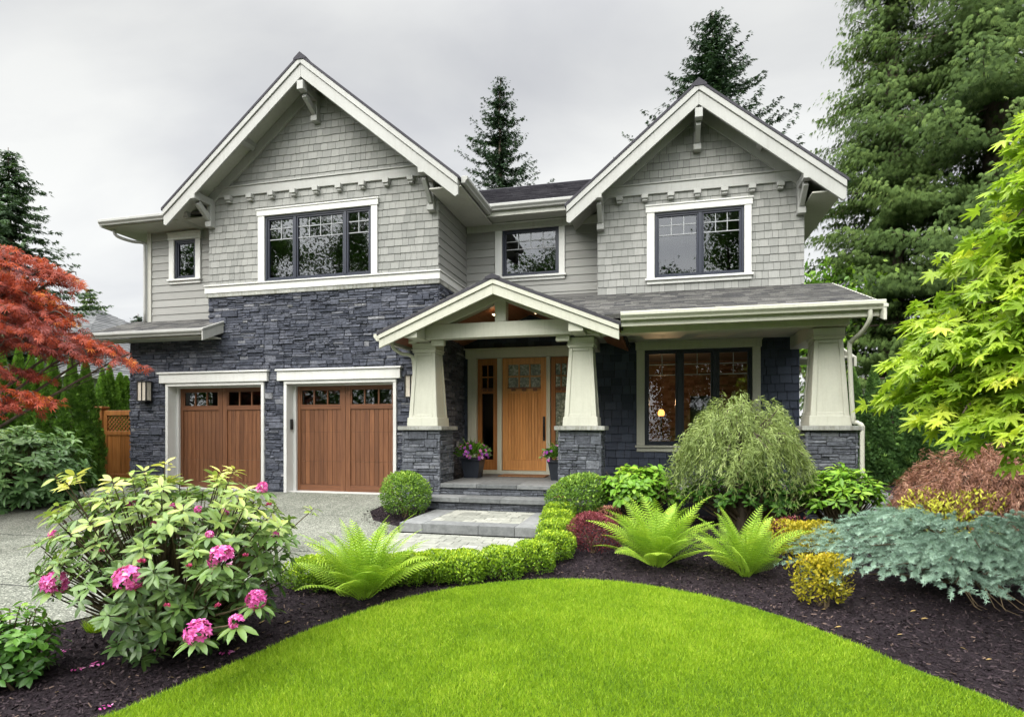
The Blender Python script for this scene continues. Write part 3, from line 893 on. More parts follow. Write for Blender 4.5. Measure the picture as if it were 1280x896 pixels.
window(YG, -8.14, -5.66, 4.375, 5.76, [(-8.14, -7.46, 2, [.15, .34], False), (-7.40, -6.29, 4, [.15, .34], False), (-6.23, -5.66, 2, [.15, .34], False)], (-8.30, -5.52, 4.33, 5.88), sill=False, mull=.06)
window(11.4, -10.93, -10.34, 4.71, 5.62, [(-10.93, -10.34, 1, [], False)], (-11.07, -10.20, 4.60, 5.76))
window(YR, -3.39, -2.12, 4.60, 5.64, [(-3.39, -2.12, 4, [.2, .40], False)], (-3.55, -1.99, 4.49, 5.76), cmat='wtrim')
window(YU, -0.11, 1.55, 4.215, 5.51, [(-0.11, .715, 3, [.15, .32], False), (.785, 1.55, 3, [.15, .32], False)], (-0.26, 1.68, 4.10, 5.63))
window(YD, -0.31, 1.75, .92, 2.86, [(-.31, .33, 2, [.12, .24], False), (.43, 1.01, 2, [.12, .24], False), (1.11, 1.75, 2, [.12, .24], False)], (-.47, 1.90, .79, 3.0), cmat='cream', glass='glass_low', mull=.10, room=False)

# the living room seen through the porch window: brick back wall, window to the garden, a lit lamp
mb = MB()
mb.box(-0.9, -.85, YD + .16, 16.0, .3, 3.05); mb.box(2.4, 2.44, YD + .16, 16.0, .3, 3.05)
mb.box(-.85, 2.4, YD + .16, 15.9, .25, .3); mb.box(-.85, 2.4, YD + .16, 15.9, 3.0, 3.05)
mb.build('room', M['room'], house)
mb = MB(); PB = front(15.9)
bp_ = holes([[(-.85, .3), (2.4, .3), (2.4, 3.0), (-.85, 3.0)]], [(.75, 1.35, .9, 2.1)])
cladding(mb, PB, bp_, .065, .2, .21, .01, .01, .012, 0)
backing(mb, PB, bp_, .1, 0)
mb.build('room_brick_wall', M['room_warm'], house)
mb = MB(); mb.tube([(.02, 13.9, .31), (.02, 13.9, 1.55)], .012, 8, 0)
mb.lathe([(.10, .30), (.12, .30), (.12, .31), (0.02, .33)], (.02, 13.9, 0), 16, 0)
lm = mb.build('floor_lamp', M['black'], None)
tag(lm, 'lit floor lamp with small orange glowing shade seen through the porch window', 'lamp')
mb = MB(); mb.lathe([(.06, 1.55), (.075, 1.58), (.075, 1.64), (.045, 1.69), (.0, 1.70)], (.02, 13.9, 0), 16); mb.build('lamp_shade', M['lamp'], lm, smooth=True)
for (p_, w_, par) in (((.02, 13.9, 1.85), 20, lm),):
    ld = bpy.data.lights.new('lamp_bulb', 'POINT'); ld.energy = w_; ld.color = (1.0, 0.62, 0.32); ld.shadow_soft_size = .06
    lo_ = bpy.data.objects.new('lamp_bulb', ld); COL.objects.link(lo_); lo_.location = p_; lo_.parent = par

# ---------------- garage doors
def garage_door(x0, x1, ztop):
    Y = YG
    P = front(Y)
    # jambs and header
    c = MB()
    c.prism([(x0 - .02, -.09), (x0 + .05, -.09), (x0 + .05, ztop), (x0 - .02, ztop)], P, -.30, .065)
    c.prism([(x1 - .05, -.09), (x1 + .02, -.09), (x1 + .02, ztop), (x1 - .05, ztop)], P, -.30, .065)
    c.prism([(x0 - .02, ztop + .001), (x1 + .02, ztop + .001), (x1 + .02, ztop + .07), (x0 - .02, ztop + .07)], P, -.30, .066)
    c.prism([(x0 + .051, -.09), (x0 + .12, -.09), (x0 + .12, ztop - .03), (x0 + .051, ztop - .03)], P, -.245, -.16)
    c.prism([(x1 - .12, -.09), (x1 - .051, -.09), (x1 - .051, ztop - .03), (x1 - .12, ztop - .03)], P, -.245, -.16)
    c.prism([(x0 + .051, ztop - .03), (x1 - .051, ztop - .03), (x1 - .051, ztop - .001), (x0 + .051, ztop - .001)], P, -.245, -.16)
    c.build('garage_door_casing', M['wtrim'], house, 0.005)
    h = MB()
    h.prism([(x0 - .16, ztop + .071), (x1 + .12, ztop + .071), (x1 + .12, ztop + .27), (x0 - .16, ztop + .27)], P, .0, .10)
    h.prism([(x0 - .19, ztop + .271), (x1 + .15, ztop + .271), (x1 + .15, ztop + .31), (x0 - .19, ztop + .31)], P, .0, .13)
    h.build('garage_header', M['wtrim'], house, 0.006)
    D = front(Y + .25)
    a, b = x0 + .06, x1 - .06; z0, z1 = -.085, ztop - .02
    d = MB()
    mid = (a + b) / 2; st = .13
    zr0, zr1 = z0 + .16, z1 - .50; zw0, zw1 = z1 - .40, z1 - .10
    # stiles and rails
    for (u0, u1) in ((a, a + st), (mid - .11, mid - .003), (mid + .003, mid + .11), (b - st, b)):
        d.prism([(u0, z0), (u1, z0), (u1, z1), (u0, z1)], D, -.03, .03, 0, rr.uniform(.35, .65))
    for (u0, u1) in ((a + st + .001, mid - .111), (mid + .111, b - st - .001)):
        for (v0, v1) in ((z0, zr0), (zr1, zw0), (zw1, z1)):
            d.prism([(u0, v0), (u1, v0), (u1, v1), (u0, v1)], D, -.03, .028, 1, rr.uniform(.35, .65))
        n = 9; w = (u1 - u0) / n
        for i in range(n):
            cuts = [zr0 + .001, zr0 + (zr1 - zr0) * .31, zr0 + (zr1 - zr0) * .70, zr1 - .001]
            tv = rr.random()
            for k in range(3):
                d.prism([(u0 + i * w + .0025, cuts[k] + .0015), (u0 + (i + 1) * w - .0025, cuts[k] + .0015), (u0 + (i + 1) * w - .0025, cuts[k + 1] - .0015), (u0 + i * w + .0025, cuts[k + 1] - .0015)], D, -.03, .006, 0, min(1, max(0, tv + rr.uniform(-.08, .08))))
        d.prism([(u0, zw0 + .001), (u0 + .03, zw0 + .001), (u0 + .03, zw1 - .001), (u0, zw1 - .001)], D, -.02, .02, 0, .5)
        d.prism([(u1 - .03, zw0 + .001), (u1, zw0 + .001), (u1, zw1 - .001), (u1 - .03, zw1 - .001)], D, -.02, .02, 0, .5)
        for k in (1, 2):
            u = u0 + (u1 - u0) * k / 3
            d.prism([(u - .016, zw0 + .001), (u + .016, zw0 + .001), (u + .016, zw1 - .001), (u - .016, zw1 - .001)], D, -.02, .02, 0, .5)
    d.prism([(a, z0), (b, z0), (b, zw0), (a, zw0)], D, -.05, -.031, 2)
    do = d.build('garage_door', [M['garage_wood'], M['garage_rail'], M['mortar']], house, 0.003)
    for (u0, u1) in ((a + st, mid - .11), (mid + .11, b - st)):
        g = MB(); g.face([D(u0, zw0, -.005), D(u1, zw0, -.005), D(u1, zw1, -.005), D(u0, zw1, -.005)])
        g.build('pane', M['glass'], do)
    r_ = MB(); y0, y1 = Y + .30, Y + 3
    r_.face([(a, y1, z0), (b, y1, z0), (b, y1, z1), (a, y1, z1)]); r_.face([(a, y0, z1), (b, y0, z1), (b, y1, z1), (a, y1, z1)])
    r_.face([(a, y0, z0), (a, y1, z0), (a, y1, z1), (a, y0, z1)]); r_.face([(b, y0, z0), (b, y1, z0), (b, y1, z1), (b, y0, z1)])
    r_.face([(a, y0, z0), (b, y0, z0), (b, y1, z0), (a, y1, z0)])
    r_.build('room', M['room'], house)
    t = MB(); t.box(x0 + .05, x1 - .05, Y + .0, Y + .22, -.10, -.055); t.build('garage_threshold', M['wtrim'], house)
garage_door(-10.64, -8.16, 2.19)
garage_door(-7.64, -5.12, 2.19)
mb = MB(); mb.box(-7.585, -7.55, YG + .05, YG + .12, 1.24, 1.46); mb.build('keypad', M['black'], house, 0.006)

# ---------------- porch
PF = 0.28
mb = MB()
mb.box(-3.84, 2.95, 10.02, YD - .02, -.35, PF - .06)
mb.box(-3.93, -0.95, 9.63, 10.019, -.35, 0.015)
mb.box(-3.74, -1.66, 8.12, 9.629, -.4, -.20)
mb.build('porch_base', M['mortar'], house)
def slabs(name, x0, x1, y0, y1, z0, z1, lens, mat='bluestone', rows=1):
    mb = MB()
    for r in range(rows):
        ya, yb = y0 + (y1 - y0) * r / rows, y0 + (y1 - y0) * (r + 1) / rows
        x = x0; first = True
        while x < x1 - .02:
            w = rr.uniform(*lens)
            if first and r % 2: w *= .5
            first = False
            e = min(x + w, x1)
            if x1 - e < .15: e = x1
            mb.box(x + .002, e - .002, ya + .002, yb - .002, z0 + rr.uniform(0, .002), z1 - rr.uniform(0, .0025), 0, rr.random()); x = e
    return mb.build(name, M[mat], house, 0.008, seg=2)
slabs('porch_floor', -3.86, 2.95, 10.38, YD - .02, PF - .06, PF, (.5, .95), rows=4)
slabs('step', -3.90, -1.0, 9.97, 10.38, PF - .075, PF, (.55, .85))
slabs('step', -3.97, -1.0, 9.57, 10.03, 0.0, 0.085, (.5, .9))
# risers in thin ledgestone
mb = MB()
stones(mb, front(10.019), [[(-3.84, .086), (-1.2, .086), (-1.2, .205), (-3.84, .205)]], 0, None, .055, .02, .2, .5)
mb.build('step_riser', M['stone_grey'], house); mb = MB()
stones(mb, front(9.628), [[(-3.93, -.13), (-1.2, -.13), (-1.2, 0), (-3.93, 0)]], 0, None, .06, .02, .2, .5)
mb.build('step_riser', M['stone_grey'], house)
# landing: bluestone border around small pavers
ZL = -0.126
mb = MB(); B = .36
for (a, b, c, d) in ((-3.76, -3.76 + B, 8.10, 9.60), (-1.64 - B, -1.64, 8.10, 9.60)):
    y = c
    while y < d - .05:
        e = min(d, y + rr.uniform(.6, .95)); mb.box(a + .001, b - .001, y + .002, e - .002, ZL - .14, ZL - rr.uniform(0, .002), 0, rr.random()); y = e
x = -3.76 + B
while x < -1.64 - B - .02:
    e = min(-1.64 - B, x + rr.uniform(.6, .9)); mb.box(x + .002, e - .002, 8.10, 8.10 + .30, ZL - .14, ZL - rr.uniform(0, .002), 0, rr.random()); x = e
lo = mb.build('landing', M['bluestone'], house, 0.007, seg=2)
paving('landing_pavers', [(-3.76 + B + .003, 8.405), (-1.64 - B - .003, 8.405), (-1.64 - B - .003, 9.6), (-3.76 + B + .003, 9.6)], ZL - .05, .20, .16, M['paver'], lo, .046, False)

def ring4(mb, c, w0, d0, z0, w1, d1, z1, mi=0):
    x, y = c
    vs = [(x - w0, y - d0, z0), (x + w0, y - d0, z0), (x + w0, y + d0, z0), (x - w0, y + d0, z0), (x - w1, y - d1, z1), (x + w1, y - d1, z1), (x + w1, y + d1, z1), (x - w1, y + d1, z1)]
    mb.solid(vs, [(0, 3, 2, 1), (4, 5, 6, 7), (0, 1, 5, 4), (1, 2, 6, 5), (2, 3, 7, 6), (3, 0, 4, 7)], mi)

def porch_column(xc, yf, w=.372):
    yc = yf + w
    zb, zc = -.4, 1.235
    s = MB()
    # tapered shaft: base plinth, body, raised corner boards and rails leave a shallow sunk panel, then the cap
    ring4(s, (xc, yc), .300, .300, 1.306, .292, .292, 1.46)
    ring4(s, (xc, yc), .258, .258, 1.461, .185, .185, 2.655)
    for sx in (-1, 1):
        for ax in (0, 1):
            for face in (-1, 1):
                # corner boards on each face following the taper
                def at(h, k):
                    hw = .258 + (.185 - .258) * (h - 1.461) / (2.655 - 1.461)
                    return hw, hw * k
                h0, h1 = 1.462, 2.654
                pts = []
                for h in (h0, h1):
                    hw = at(h, 1)[0]
                    for (k, o) in ((1.0, 0), (1.0, .016), (.76, .016), (.76, 0)):
                        u = sx * hw * k if k < 1 else sx * (hw + (.016 if ax == 0 else .0))
                        wv = face * (hw + o)
                        pts.append((xc + u, yc + wv, h) if ax == 0 else (xc + wv, yc + u, h))
                s.solid(pts, [(0, 1, 2, 3), (4, 5, 6, 7), (0, 1, 5, 4), (1, 2, 6, 5), (2, 3, 7, 6), (3, 0, 4, 7)])
    for (h0, h1) in ((1.462, 1.52), (2.60, 2.654)):
        for face in (-1, 1):
            for ax in (0, 1):
                pts = []
                for h in (h0, h1):
                    hw = .258 + (.185 - .258) * (h - 1.461) / 1.194
                    for (k, o) in ((-.755, 0), (-.755, .0155), (.755, .0155), (.755, 0)):
                        pts.append((xc + hw * k, yc + face * (hw + o), h) if ax == 0 else (xc + face * (hw + o), yc + hw * k, h))
                s.solid(pts, [(0, 1, 2, 3), (4, 5, 6, 7), (0, 1, 5, 4), (1, 2, 6, 5), (2, 3, 7, 6), (3, 0, 4, 7)])
    ring4(s, (xc, yc), .222, .222, 2.656, .228, .228, 2.83)
    ring4(s, (xc, yc), .240, .240, 2.70, .244, .244, 2.715)
    col = s.build('porch_column', M['cream'], house, 0.005)
    b = MB(); ww = w - .035
    b.box(xc - ww, xc + ww, yc - ww, yc + ww, zb, zc, 1)
    for Pf, c0 in ((front(yc - ww), xc), (right(xc + ww), yc), (left(xc - ww), yc)):
        stones(b, Pf, [[(c0 - ww - .03, zb), (c0 + ww + .03, zb), (c0 + ww + .03, zc - .002), (c0 - ww - .03, zc - .002)]], 0, None, .13, .04, .14, .42)
    b.build('stone_base', [M['stone_grey'], M['mortar']], col)
    c = MB(); c.box(xc - w - .055, xc + w + .055, yc - w - .055, yc + w + .055, zc, zc + .070)
    c.build('capstone', M['capstone'], col, 0.008, seg=2)
COLS = [(-4.203, 9.95), (-1.325, 9.95), (2.545, 9.95)]
for x, y in COLS: porch_column(x, y)

# entry gable
EG = dict(xc=-2.70, zp=3.80, tip=2.07, zt=2.95, yf=9.45)
s = (EG['zp'] - EG['zt']) / EG['tip']; xc, zp = EG['xc'], EG['zp']
PY = frame((0, 0, 0), (1, 0, 0), (0, 0, 1), (0, 1, 0))
mb = MB()
for sg in (-1, 1):
    xt = xc + sg * (EG['tip'] + .03); zt = zp - s * (EG['tip'] + .03)
    yb = YD + .1 if sg > 0 else YG - .02
    mb.prism([(xc, zp), (xt, zt), (xt, zt - .05), (xc, zp - .05)], PY, 9.41, yb, 1)
    mb.prism([(xc, zp - .051), (xt - sg * .04, zt + s * .04 - .051), (xt - sg * .04, zt + s * .04 - .10), (xc, zp - .10)], PY, 9.49, yb, 2)
xl = -4.22
mb.prism([(xc, zp), (xl, zp - s * (xc - xl)), (xl, zp - s * (xc - xl) - .1), (xc, zp - .1)], PY, YG - .019, YD + .1, 2)
for sg in (-1, 1):
    L = sqrt(1 + s * s); Lm = (EG['tip'] + .03) * L
    Pp = frame((xc + sg * (EG['tip'] + .03), 0, zp - s * (EG['tip'] + .03)), (0, 1, 0), (-sg / L, 0, s / L), (sg * s / L, 0, 1 / L))
    cladding(mb, Pp, [[(9.41, 0), (YD + .1 if sg > 0 else YG - .02, 0), (YD + .1 if sg > 0 else YG - .02, Lm), (9.41, Lm)]], .14, .12, .34, .014, .003, .003, .004)
mb.prism([(xc, zp + .035), (xc + .13, zp + .03 - .13 * s), (xc + .13, zp - .13 * s), (xc - .13, zp - .13 * s), (xc - .13, zp + .03 - .13 * s)], PY, 9.40, YD, 1)
mb.build('porch_gable_roof', [M['roof'], M['roof_dark'], M['ceiling_wood']], house)
mb = MB()
for sg in (-1, 1):
    xt = xc + sg * EG['tip']; zt = zp - s * EG['tip']
    mb.prism([(xc, zp - .052), (xt, zt - .052), (xt, zt - .13), (xc, zp - .13)], PY, 9.415, 9.49, 0)
    mb.prism([(xc, zp - .134), (xt, zt - .134), (xt, zt - .285), (xc, zp - .30)], PY, 9.442, 9.49, 0)
mb.build('porch_bargeboard', M['cream'], house, 0.005)
mb = MB()
for sg in (-1, 1):
    xt = xc + sg * 1.72; zt = zp - s * 1.72
    mb.prism([(xc, zp - .105), (xt, zt - .105), (xt, zt - .29), (xc, zp - .29)], PY, 9.90, 10.10, 0)
mb.prism([(xc - .10, 3.125), (xc + .10, 3.125), (xc + .10, zp - .27), (xc, zp - .225), (xc - .10, zp - .27)], PY, 9.915, 10.085, 0)
mb.build('king_post_truss', M['cream'], house, 0.005)
mb = MB()
mb.box(-4.09, -1.44, 9.89, 10.11, 2.86, 3.12)
mb.build('tie_beam', M['cream'], house, 0.006)
for x in (-4.203, -1.325):
    mb = MB()
    mb.box(x - .11, x + .11, 9.52, (YG - .06 if x < -4 else YD - .03), 2.845, 3.10)
    mb.box(x - .12, x + .12, 9.50, 9.519, 2.835, 3.095)
    mb.build('porch_beam', M['cream'], house, 0.006)
mb = MB()
mb.box(-1.212, 2.80, 9.98, 10.26, 2.845, 3.06)
mb.box(2.43, 2.80, 10.261, YD - .03, 2.79, 3.03)
mb.build('porch_beam', M['cream'], house, 0.006)
for x in (-3.9, -1.62):
    mb = MB(); mb.box(x - .12, x + .12, 10.0, 10.10, 2.76, 2.859); mb.build('corbel_block', M['cream'], house, 0.005)
mb = MB(); mb.box(-3.1, -2.98, 10.8, 10.92, 3.425, 3.44); mb.build('downlight', M['downlight'], house)
mb = MB(); mb.box(-2.36, -2.20, 11.1, 11.26, 3.49, 3.50); mb.build('downlight', M['downlight'], house)
for p_ in ((-3.04, 10.86, 3.36), (-2.28, 11.18, 3.42)):
    ld = bpy.data.lights.new('downlight_bulb', 'SPOT'); ld.energy = 26; ld.color = (1.0, 0.74, 0.46); ld.shadow_soft_size = .05; ld.spot_size = R(105); ld.spot_blend = .6
    lo_ = bpy.data.objects.new('downlight_bulb', ld); COL.objects.link(lo_); lo_.location = p_; lo_.parent = house; lo_.matrix_parent_inverse = house.matrix_basis.inverted()

# shed roof over the rest of the porch
P, L = slope_frame(9.45, 3.065, YU + .05, 3.955)
mb = MB()
ly = lambda y: (y - 9.45) / (YU + .05 - 9.45) * L
sheds = [[(-.90, 0), (3.04, 0), (3.04, L), (-2.70, L), (-2.70, ly(11.66))], [(-2.70, ly(11.66)), (-2.70, L), (-4.2, L), (-4.2, ly(9.84))]]
for q in sheds: mb.prism(q, P, -.06, 0, 0)
cladding(mb, P, [[(x + (.02 if x > 3 else 0), y) for x, y in sheds[0]], sheds[1]], .14, .12, .34, .014, .003, .003, .004)
P3, L3 = slope_frame(YU + .05, 3.955, YR + .1, 4.18)
mb.prism([(-4.2, 0), (-1.24, 0), (-1.24, L3), (-4.2, L3)], P3, -.06, .012, 0)
mb.build('porch_roof', M['roof'], house)
gutter((-0.60, 9.44, 2.955), (3.08, 9.44, 2.955), (0, -1, 0), 'cream')
mb = MB(); mb.box(-.60, 3.03, 9.441, 9.475, 2.87, 3.03); mb.box(-1.2, 3.02, 9.476, 9.979, 2.94, 2.965); mb.box(-1.21, 2.98, 10.261, YD - .03, 3.032, 3.05)
mb.build('porch_soffit', M['cream'], house)
PX = frame((3.04, 0, 0), (0, 1, 0), (0, 0, 1), (1, 0, 0)); sl = (3.955 - 3.065) / (YU + .05 - 9.45)
mb = MB()
mb.prism([(9.30, 2.965), (YU + .05, 3.90), (YU + .05, 3.70), (9.30, 2.79)], PX, 0, .04)
mb.prism([(9.29, 3.01), (YU + .05, 3.96), (YU + .05, 3.902), (9.29, 2.967)], PX, 0, .06)
mb.build('rake_board', M['cream'], house, 0.004)
mb = MB(); mb.prism([(12.4, 2.62), (13.6, 3.02), (13.6, 2.84), (12.4, 2.44)], frame((3.55, 0, 0), (0, 1, 0), (0, 0, 1), (1, 0, 0)), 0, .05)
mb.box(2.61, 3.55, 12.42, 13.6, 2.60, 2.64)
mb.build('rake_board', M['cream'], house, 0.004)
downspout([(2.90, 9.40, 2.96), (2.90, 9.42, 2.82), (2.86, 9.60, 2.68), (2.80, 9.88, 2.58), (2.78, 9.92, 2.45), (2.85, 10.0, 1.45), (2.90, 9.98, 1.36), (2.955, 9.93, 1.30), (2.955, 9.93, 1.1), (2.955, 9.93, -.15)], .033, 'cream')
downspout([(-4.66, 9.75, 2.84), (-4.66, 9.77, 2.72), (-4.58, 9.95, 2.63), (-4.46, 10.1, 2.60), (-4.44, 10.2, 2.4), (-4.58, 10.65, 1.2), (-4.6, 10.72, 0)], .033, 'cream')
gutter((-4.78, 10.88, 2.80), (-4.78, 9.5, 2.80), (-1, 0, 0), 'cream')

# ---------------- entry: casing, door, sidelights
P = front(YD)
zb = PF + .03
mb = MB()
mb.prism([(-4.10, PF), (-3.90, PF), (-3.90, 2.79), (-4.10, 2.79)], P, -.10, .07)
mb.prism([(-1.82, PF), (-1.62, PF), (-1.62, 2.79), (-1.82, 2.79)], P, -.10, .07)
mb.prism([(-4.15, 2.791), (-1.57, 2.791), (-1.57, 2.975), (-4.15, 2.975)], P, -.05, .085)
mb.prism([(-4.18, 2.976), (-1.54, 2.976), (-1.54, 3.005), (-4.18, 3.005)], P, .0, .11)
mb.prism([(-3.435, PF), (-3.335, PF), (-3.335, 2.79), (-3.435, 2.79)], P, -.10, .045)
mb.prism([(-2.355, PF), (-2.27, PF), (-2.27, 2.79), (-2.355, 2.79)], P, -.10, .045)
mb.prism([(-3.899, PF + .001), (-1.821, PF + .001), (-1.821, PF + .075), (-3.899, PF + .075)], P, -.06, .10)
mb.build('door_casing', M['cream'], house, 0.005)
def lite_door(name, x0, x1, z0, z1, st, cols, glass_h, panel, low_glass, wood):
    d = MB(); D = front(YD + .0)
    d.prism([(x0, z0), (x0 + st, z0), (x0 + st, z1), (x0, z1)], D, -.07, -.012, 0, .45)
    d.prism([(x1 - st, z0), (x1, z0), (x1, z1), (x1 - st, z1)], D, -.07, -.012, 0, .55)
    a, b = x0 + st + .001, x1 - st - .001
    top = z1 - .14; zg0 = top - glass_h; zr = zg0 - .10
    d.prism([(a, top), (b, top), (b, z1), (a, z1)], D, -.07, -.013, 0, .4)
    d.prism([(a, zr), (b, zr), (b, zg0), (a, zg0)], D, -.07, -.013, 0, .6)
    d.prism([(a, z0), (b, z0), (b, z0 + .22), (a, z0 + .22)], D, -.07, -.013, 0, .5)
    for c in range(1, cols):
        u = a + (b - a) * c / cols
        d.prism([(u - .014, zg0 + .001), (u + .014, zg0 + .001), (u + .014, top - .001), (u - .014, top - .001)], D, -.06, -.018, 0, .5)
    zm = (zg0 + top) / 2
    d.prism([(a, zm - .014), (b, zm - .014), (b, zm + .014), (a, zm + .014)], D, -.06, -.0185, 0, .5)
    if panel:
        n = 11; w = (b - a) / n
        for i in range(n):
            d.prism([(a + i * w + .002, z0 + .221), (a + (i + 1) * w - .002, z0 + .221), (a + (i + 1) * w - .002, zr - .001), (a + i * w + .002, zr - .001)], D, -.06, -.024, 0, rr.uniform(.3, .8))
    do = d.build(name, M[wood], house, 0.003)
    g = MB(); g.face([D(a, zg0, -.04), D(b, zg0, -.04), D(b, top, -.04), D(a, top, -.04)])
    if low_glass: g.face([D(a, z0 + .22, -.04), D(b, z0 + .22, -.04), D(b, zr, -.04), D(a, zr, -.04)])
    g.build('pane', M['leaded'] if panel or x0 > -2.5 else M['glass'], do)
    # dentil shelf under the lites
    k = MB(); k.prism([(a - .01, zg0 - .001), (b + .01, zg0 - .001), (b + .01, zg0 + .022), (a - .01, zg0 + .022)], D, -.012, .03)
    for c in range(cols):
        u = a + (b - a) * (c + .5) / cols
        k.prism([(u - .045, zg0 - .055), (u + .045, zg0 - .055), (u + .045, zg0 - .002), (u - .045, zg0 - .002)], D, -.0125, .018)
    k.build('dentil_shelf', M['garage_rail'], do, 0.004)
    return do
dz0 = PF + .08
fd = lite_door('front_door', -3.33, -2.36, dz0, 2.785, .125, 3, .52, True, False, 'door_wood')
lite_door('sidelight', -3.895, -3.44, dz0, 2.785, .10, 2, .52, False, True, 'door_frame_wood')
lite_door('sidelight', -2.265, -1.825, dz0, 2.785, .10, 2, .52, False, True, 'door_frame_wood')
mb = MB(); D = front(YD)
mb.prism([(-2.435, 1.00), (-2.385, 1.00), (-2.385, 1.52), (-2.435, 1.52)], D, -.012, .006)
mb.tube([D(-2.41, 1.06, .006), D(-2.41, 1.08, .06), D(-2.41, 1.20, .065), D(-2.41, 1.32, .06), D(-2.41, 1.34, .006)], .012, 8)
mb.prism([(-2.43, 1.40), (-2.39, 1.40), (-2.39, 1.46), (-2.43, 1.46)], D, .007, .03)
mb.build('door_handle', M['black'], fd, 0.003)
mb = MB()
mb.box(-4.0, -1.75, YD + 1.8, YD + 1.85, 0, 3.05); mb.box(-4.05, -4.0, YD + .16, YD + 1.85, 0, 3.05); mb.box(-1.75, -1.70, YD + .16, YD + 1.85, 0, 3.05)
mb.box(-4.0, -1.75, YD + .11, YD + 1.8, .2, .25); mb.box(-4.0, -1.75, YD + .16, YD + 1.8, 3.0, 3.05)
mb.build('room', M['room'], house)

# wall lantern left of the garage, and the one half hidden by the column
def lantern(x, y, z):
    w, h, d = .26, .46, .16
    f = MB()
    f.box(x - .09, x + .09, y - .03, y - .001, z - .02, z + .40)
    f.box(x - w / 2, x + w / 2, y - d - .05, y - .031, z + h - .03, z + h); f.box(x - w / 2, x + w / 2, y - d - .05, y - .031, z, z + .025)
    for sx in (-1, 1):
        for yy in (y - d - .05, y - .056):
            f.box(x + sx * (w / 2 - .0125) - .0125, x + sx * (w / 2 - .0125) + .0125, yy, yy + .025, z + .0255, z + h - .0305)
    f.box(x - .01, x + .01, y - d - .0495, y - d - .03, z + .0255, z + h - .0305)
    f.box(x - .05, x + .05, y - d, y - .06, z - .05, z - .001)
    o = f.build('wall_lantern', M['black'], house, 0.003)
    g = MB(); g.box(x - w / 2 + .02, x + w / 2 - .02, y - d - .035, y - .06, z + .026, z + h - .031); g.build('lantern_glass', M['lantern_glass'], o)
lantern(-11.13, YG - .03, 1.86)
lantern(-4.72, YG - .03, 1.86)
# ------------------------------------------------------------------ planting
def nrm(a): return a / np.maximum(np.linalg.norm(a, axis=-1, keepdims=True), 1e-9)
def rdir(n):
    return nrm(rng.normal(size=(n, 3)))
UPV = np.array([0, 0, 1.0])

def raw_mesh(name, mat, V, faces, tintv, parent=None, smooth=False):
    """V (n,3); faces: list of (m,k) index arrays; tintv: list of per-face arrays"""
    me = bpy.data.meshes.new(name)
    nv = len(V); nf = sum(len(f) for f in faces); nl = sum(f.size for f in faces)
    me.vertices.add(nv); me.vertices.foreach_set('co', np.ascontiguousarray(V, dtype=np.float32).ravel())
    me.loops.add(nl); me.polygons.add(nf)
    me.loops.foreach_set('vertex_index', np.concatenate([f.ravel() for f in faces]).astype(np.int32))
    tot = np.concatenate([np.full(len(f), f.shape[1]) for f in faces])
    start = np.concatenate([[0], np.cumsum(tot)[:-1]])
    me.polygons.foreach_set('loop_start', start.astype(np.int32))
    me.polygons.foreach_set('loop_total', tot.astype(np.int32))
    me.materials.append(mat)
    at = me.attributes.new('tint', 'FLOAT', 'FACE')
    at.data.foreach_set('value', np.clip(np.concatenate(tintv), 0, 1).astype(np.float32))
    if smooth: me.polygons.foreach_set('use_smooth', np.ones(nf, bool))
    me.update(); me.validate()
    o = bpy.data.objects.new(name, me); COL.objects.link(o)
    if parent is not None: o.parent = parent
    return o

def leaves(name, mat, tmpl, pos, fwd, up, size, tintv, parent=None, smooth=False):
    tv, tf = tmpl
    tv = np.asarray(tv, float)
    n = len(pos)
    f = nrm(fwd); s = nrm(np.cross(f, up) + 1e-6); u = np.cross(s, f)
    size = np.asarray(size, float)
    if size.ndim == 1: size = np.stack([size, size, size], 1)
    loc = tv[None, :, :] * size[:, None, :]
    V = pos[:, None, :] + loc[..., 0:1] * s[:, None, :] + loc[..., 1:2] * f[:, None, :] + loc[..., 2:3] * u[:, None, :]
    k = len(tv); base = (np.arange(n) * k)[:, None]
    faces, tt = [], []
    for m in sorted({len(q) for q in tf}):
        arr = np.array([q for q in tf if len(q) == m])
        faces.append((base[:, None, :] * 1 + arr[None]).reshape(-1, m)); tt.append(np.repeat(tintv, len(arr)))
    return raw_mesh(name, mat, V.reshape(-1, 3), faces, tt, parent, smooth)

T_DIA = ([(0, 0, 0), (.28, .45, .06), (0, 1, -.05), (-.28, .45, .06)], [(0, 1, 2), (0, 2, 3)])
T_THIN = ([(0, 0, 0), (.5, .35, 0), (0, 1, -.08), (-.5, .35, 0)], [(0, 1, 2, 3)])
T_NEEDLE = ([(-.5, 0, 0), (.5, 0, 0), (0, 1, 0)], [(0, 1, 2)])
def fan_template(angs, L, w, droop=0.12):
    v, f = [], []
    for a, l in zip(angs, L):
        b = len(v); c, s = cos(a), sin(a)
        for (x, y, z) in ((0, 0, 0), (w, .5 * l, .03), (0, l, -droop * l), (-w, .5 * l, .03)):
            v.append((x * c + y * s, -x * s + y * c, z))
        f.append((b, b + 1, b + 2, b + 3))
    return v, f
T_SPRAY = fan_template([0, R(38), R(-38)], [1, .78, .78], .13)
T_SPRAY5 = fan_template([0, R(15), R(-15), R(30), R(-30)], [1, .86, .90, .62, .66], .055, .22)
T_PALM = fan_template([0, R(33), R(-33), R(70), R(-70)], [1, .92, .92, .62, .62], .075, .22)
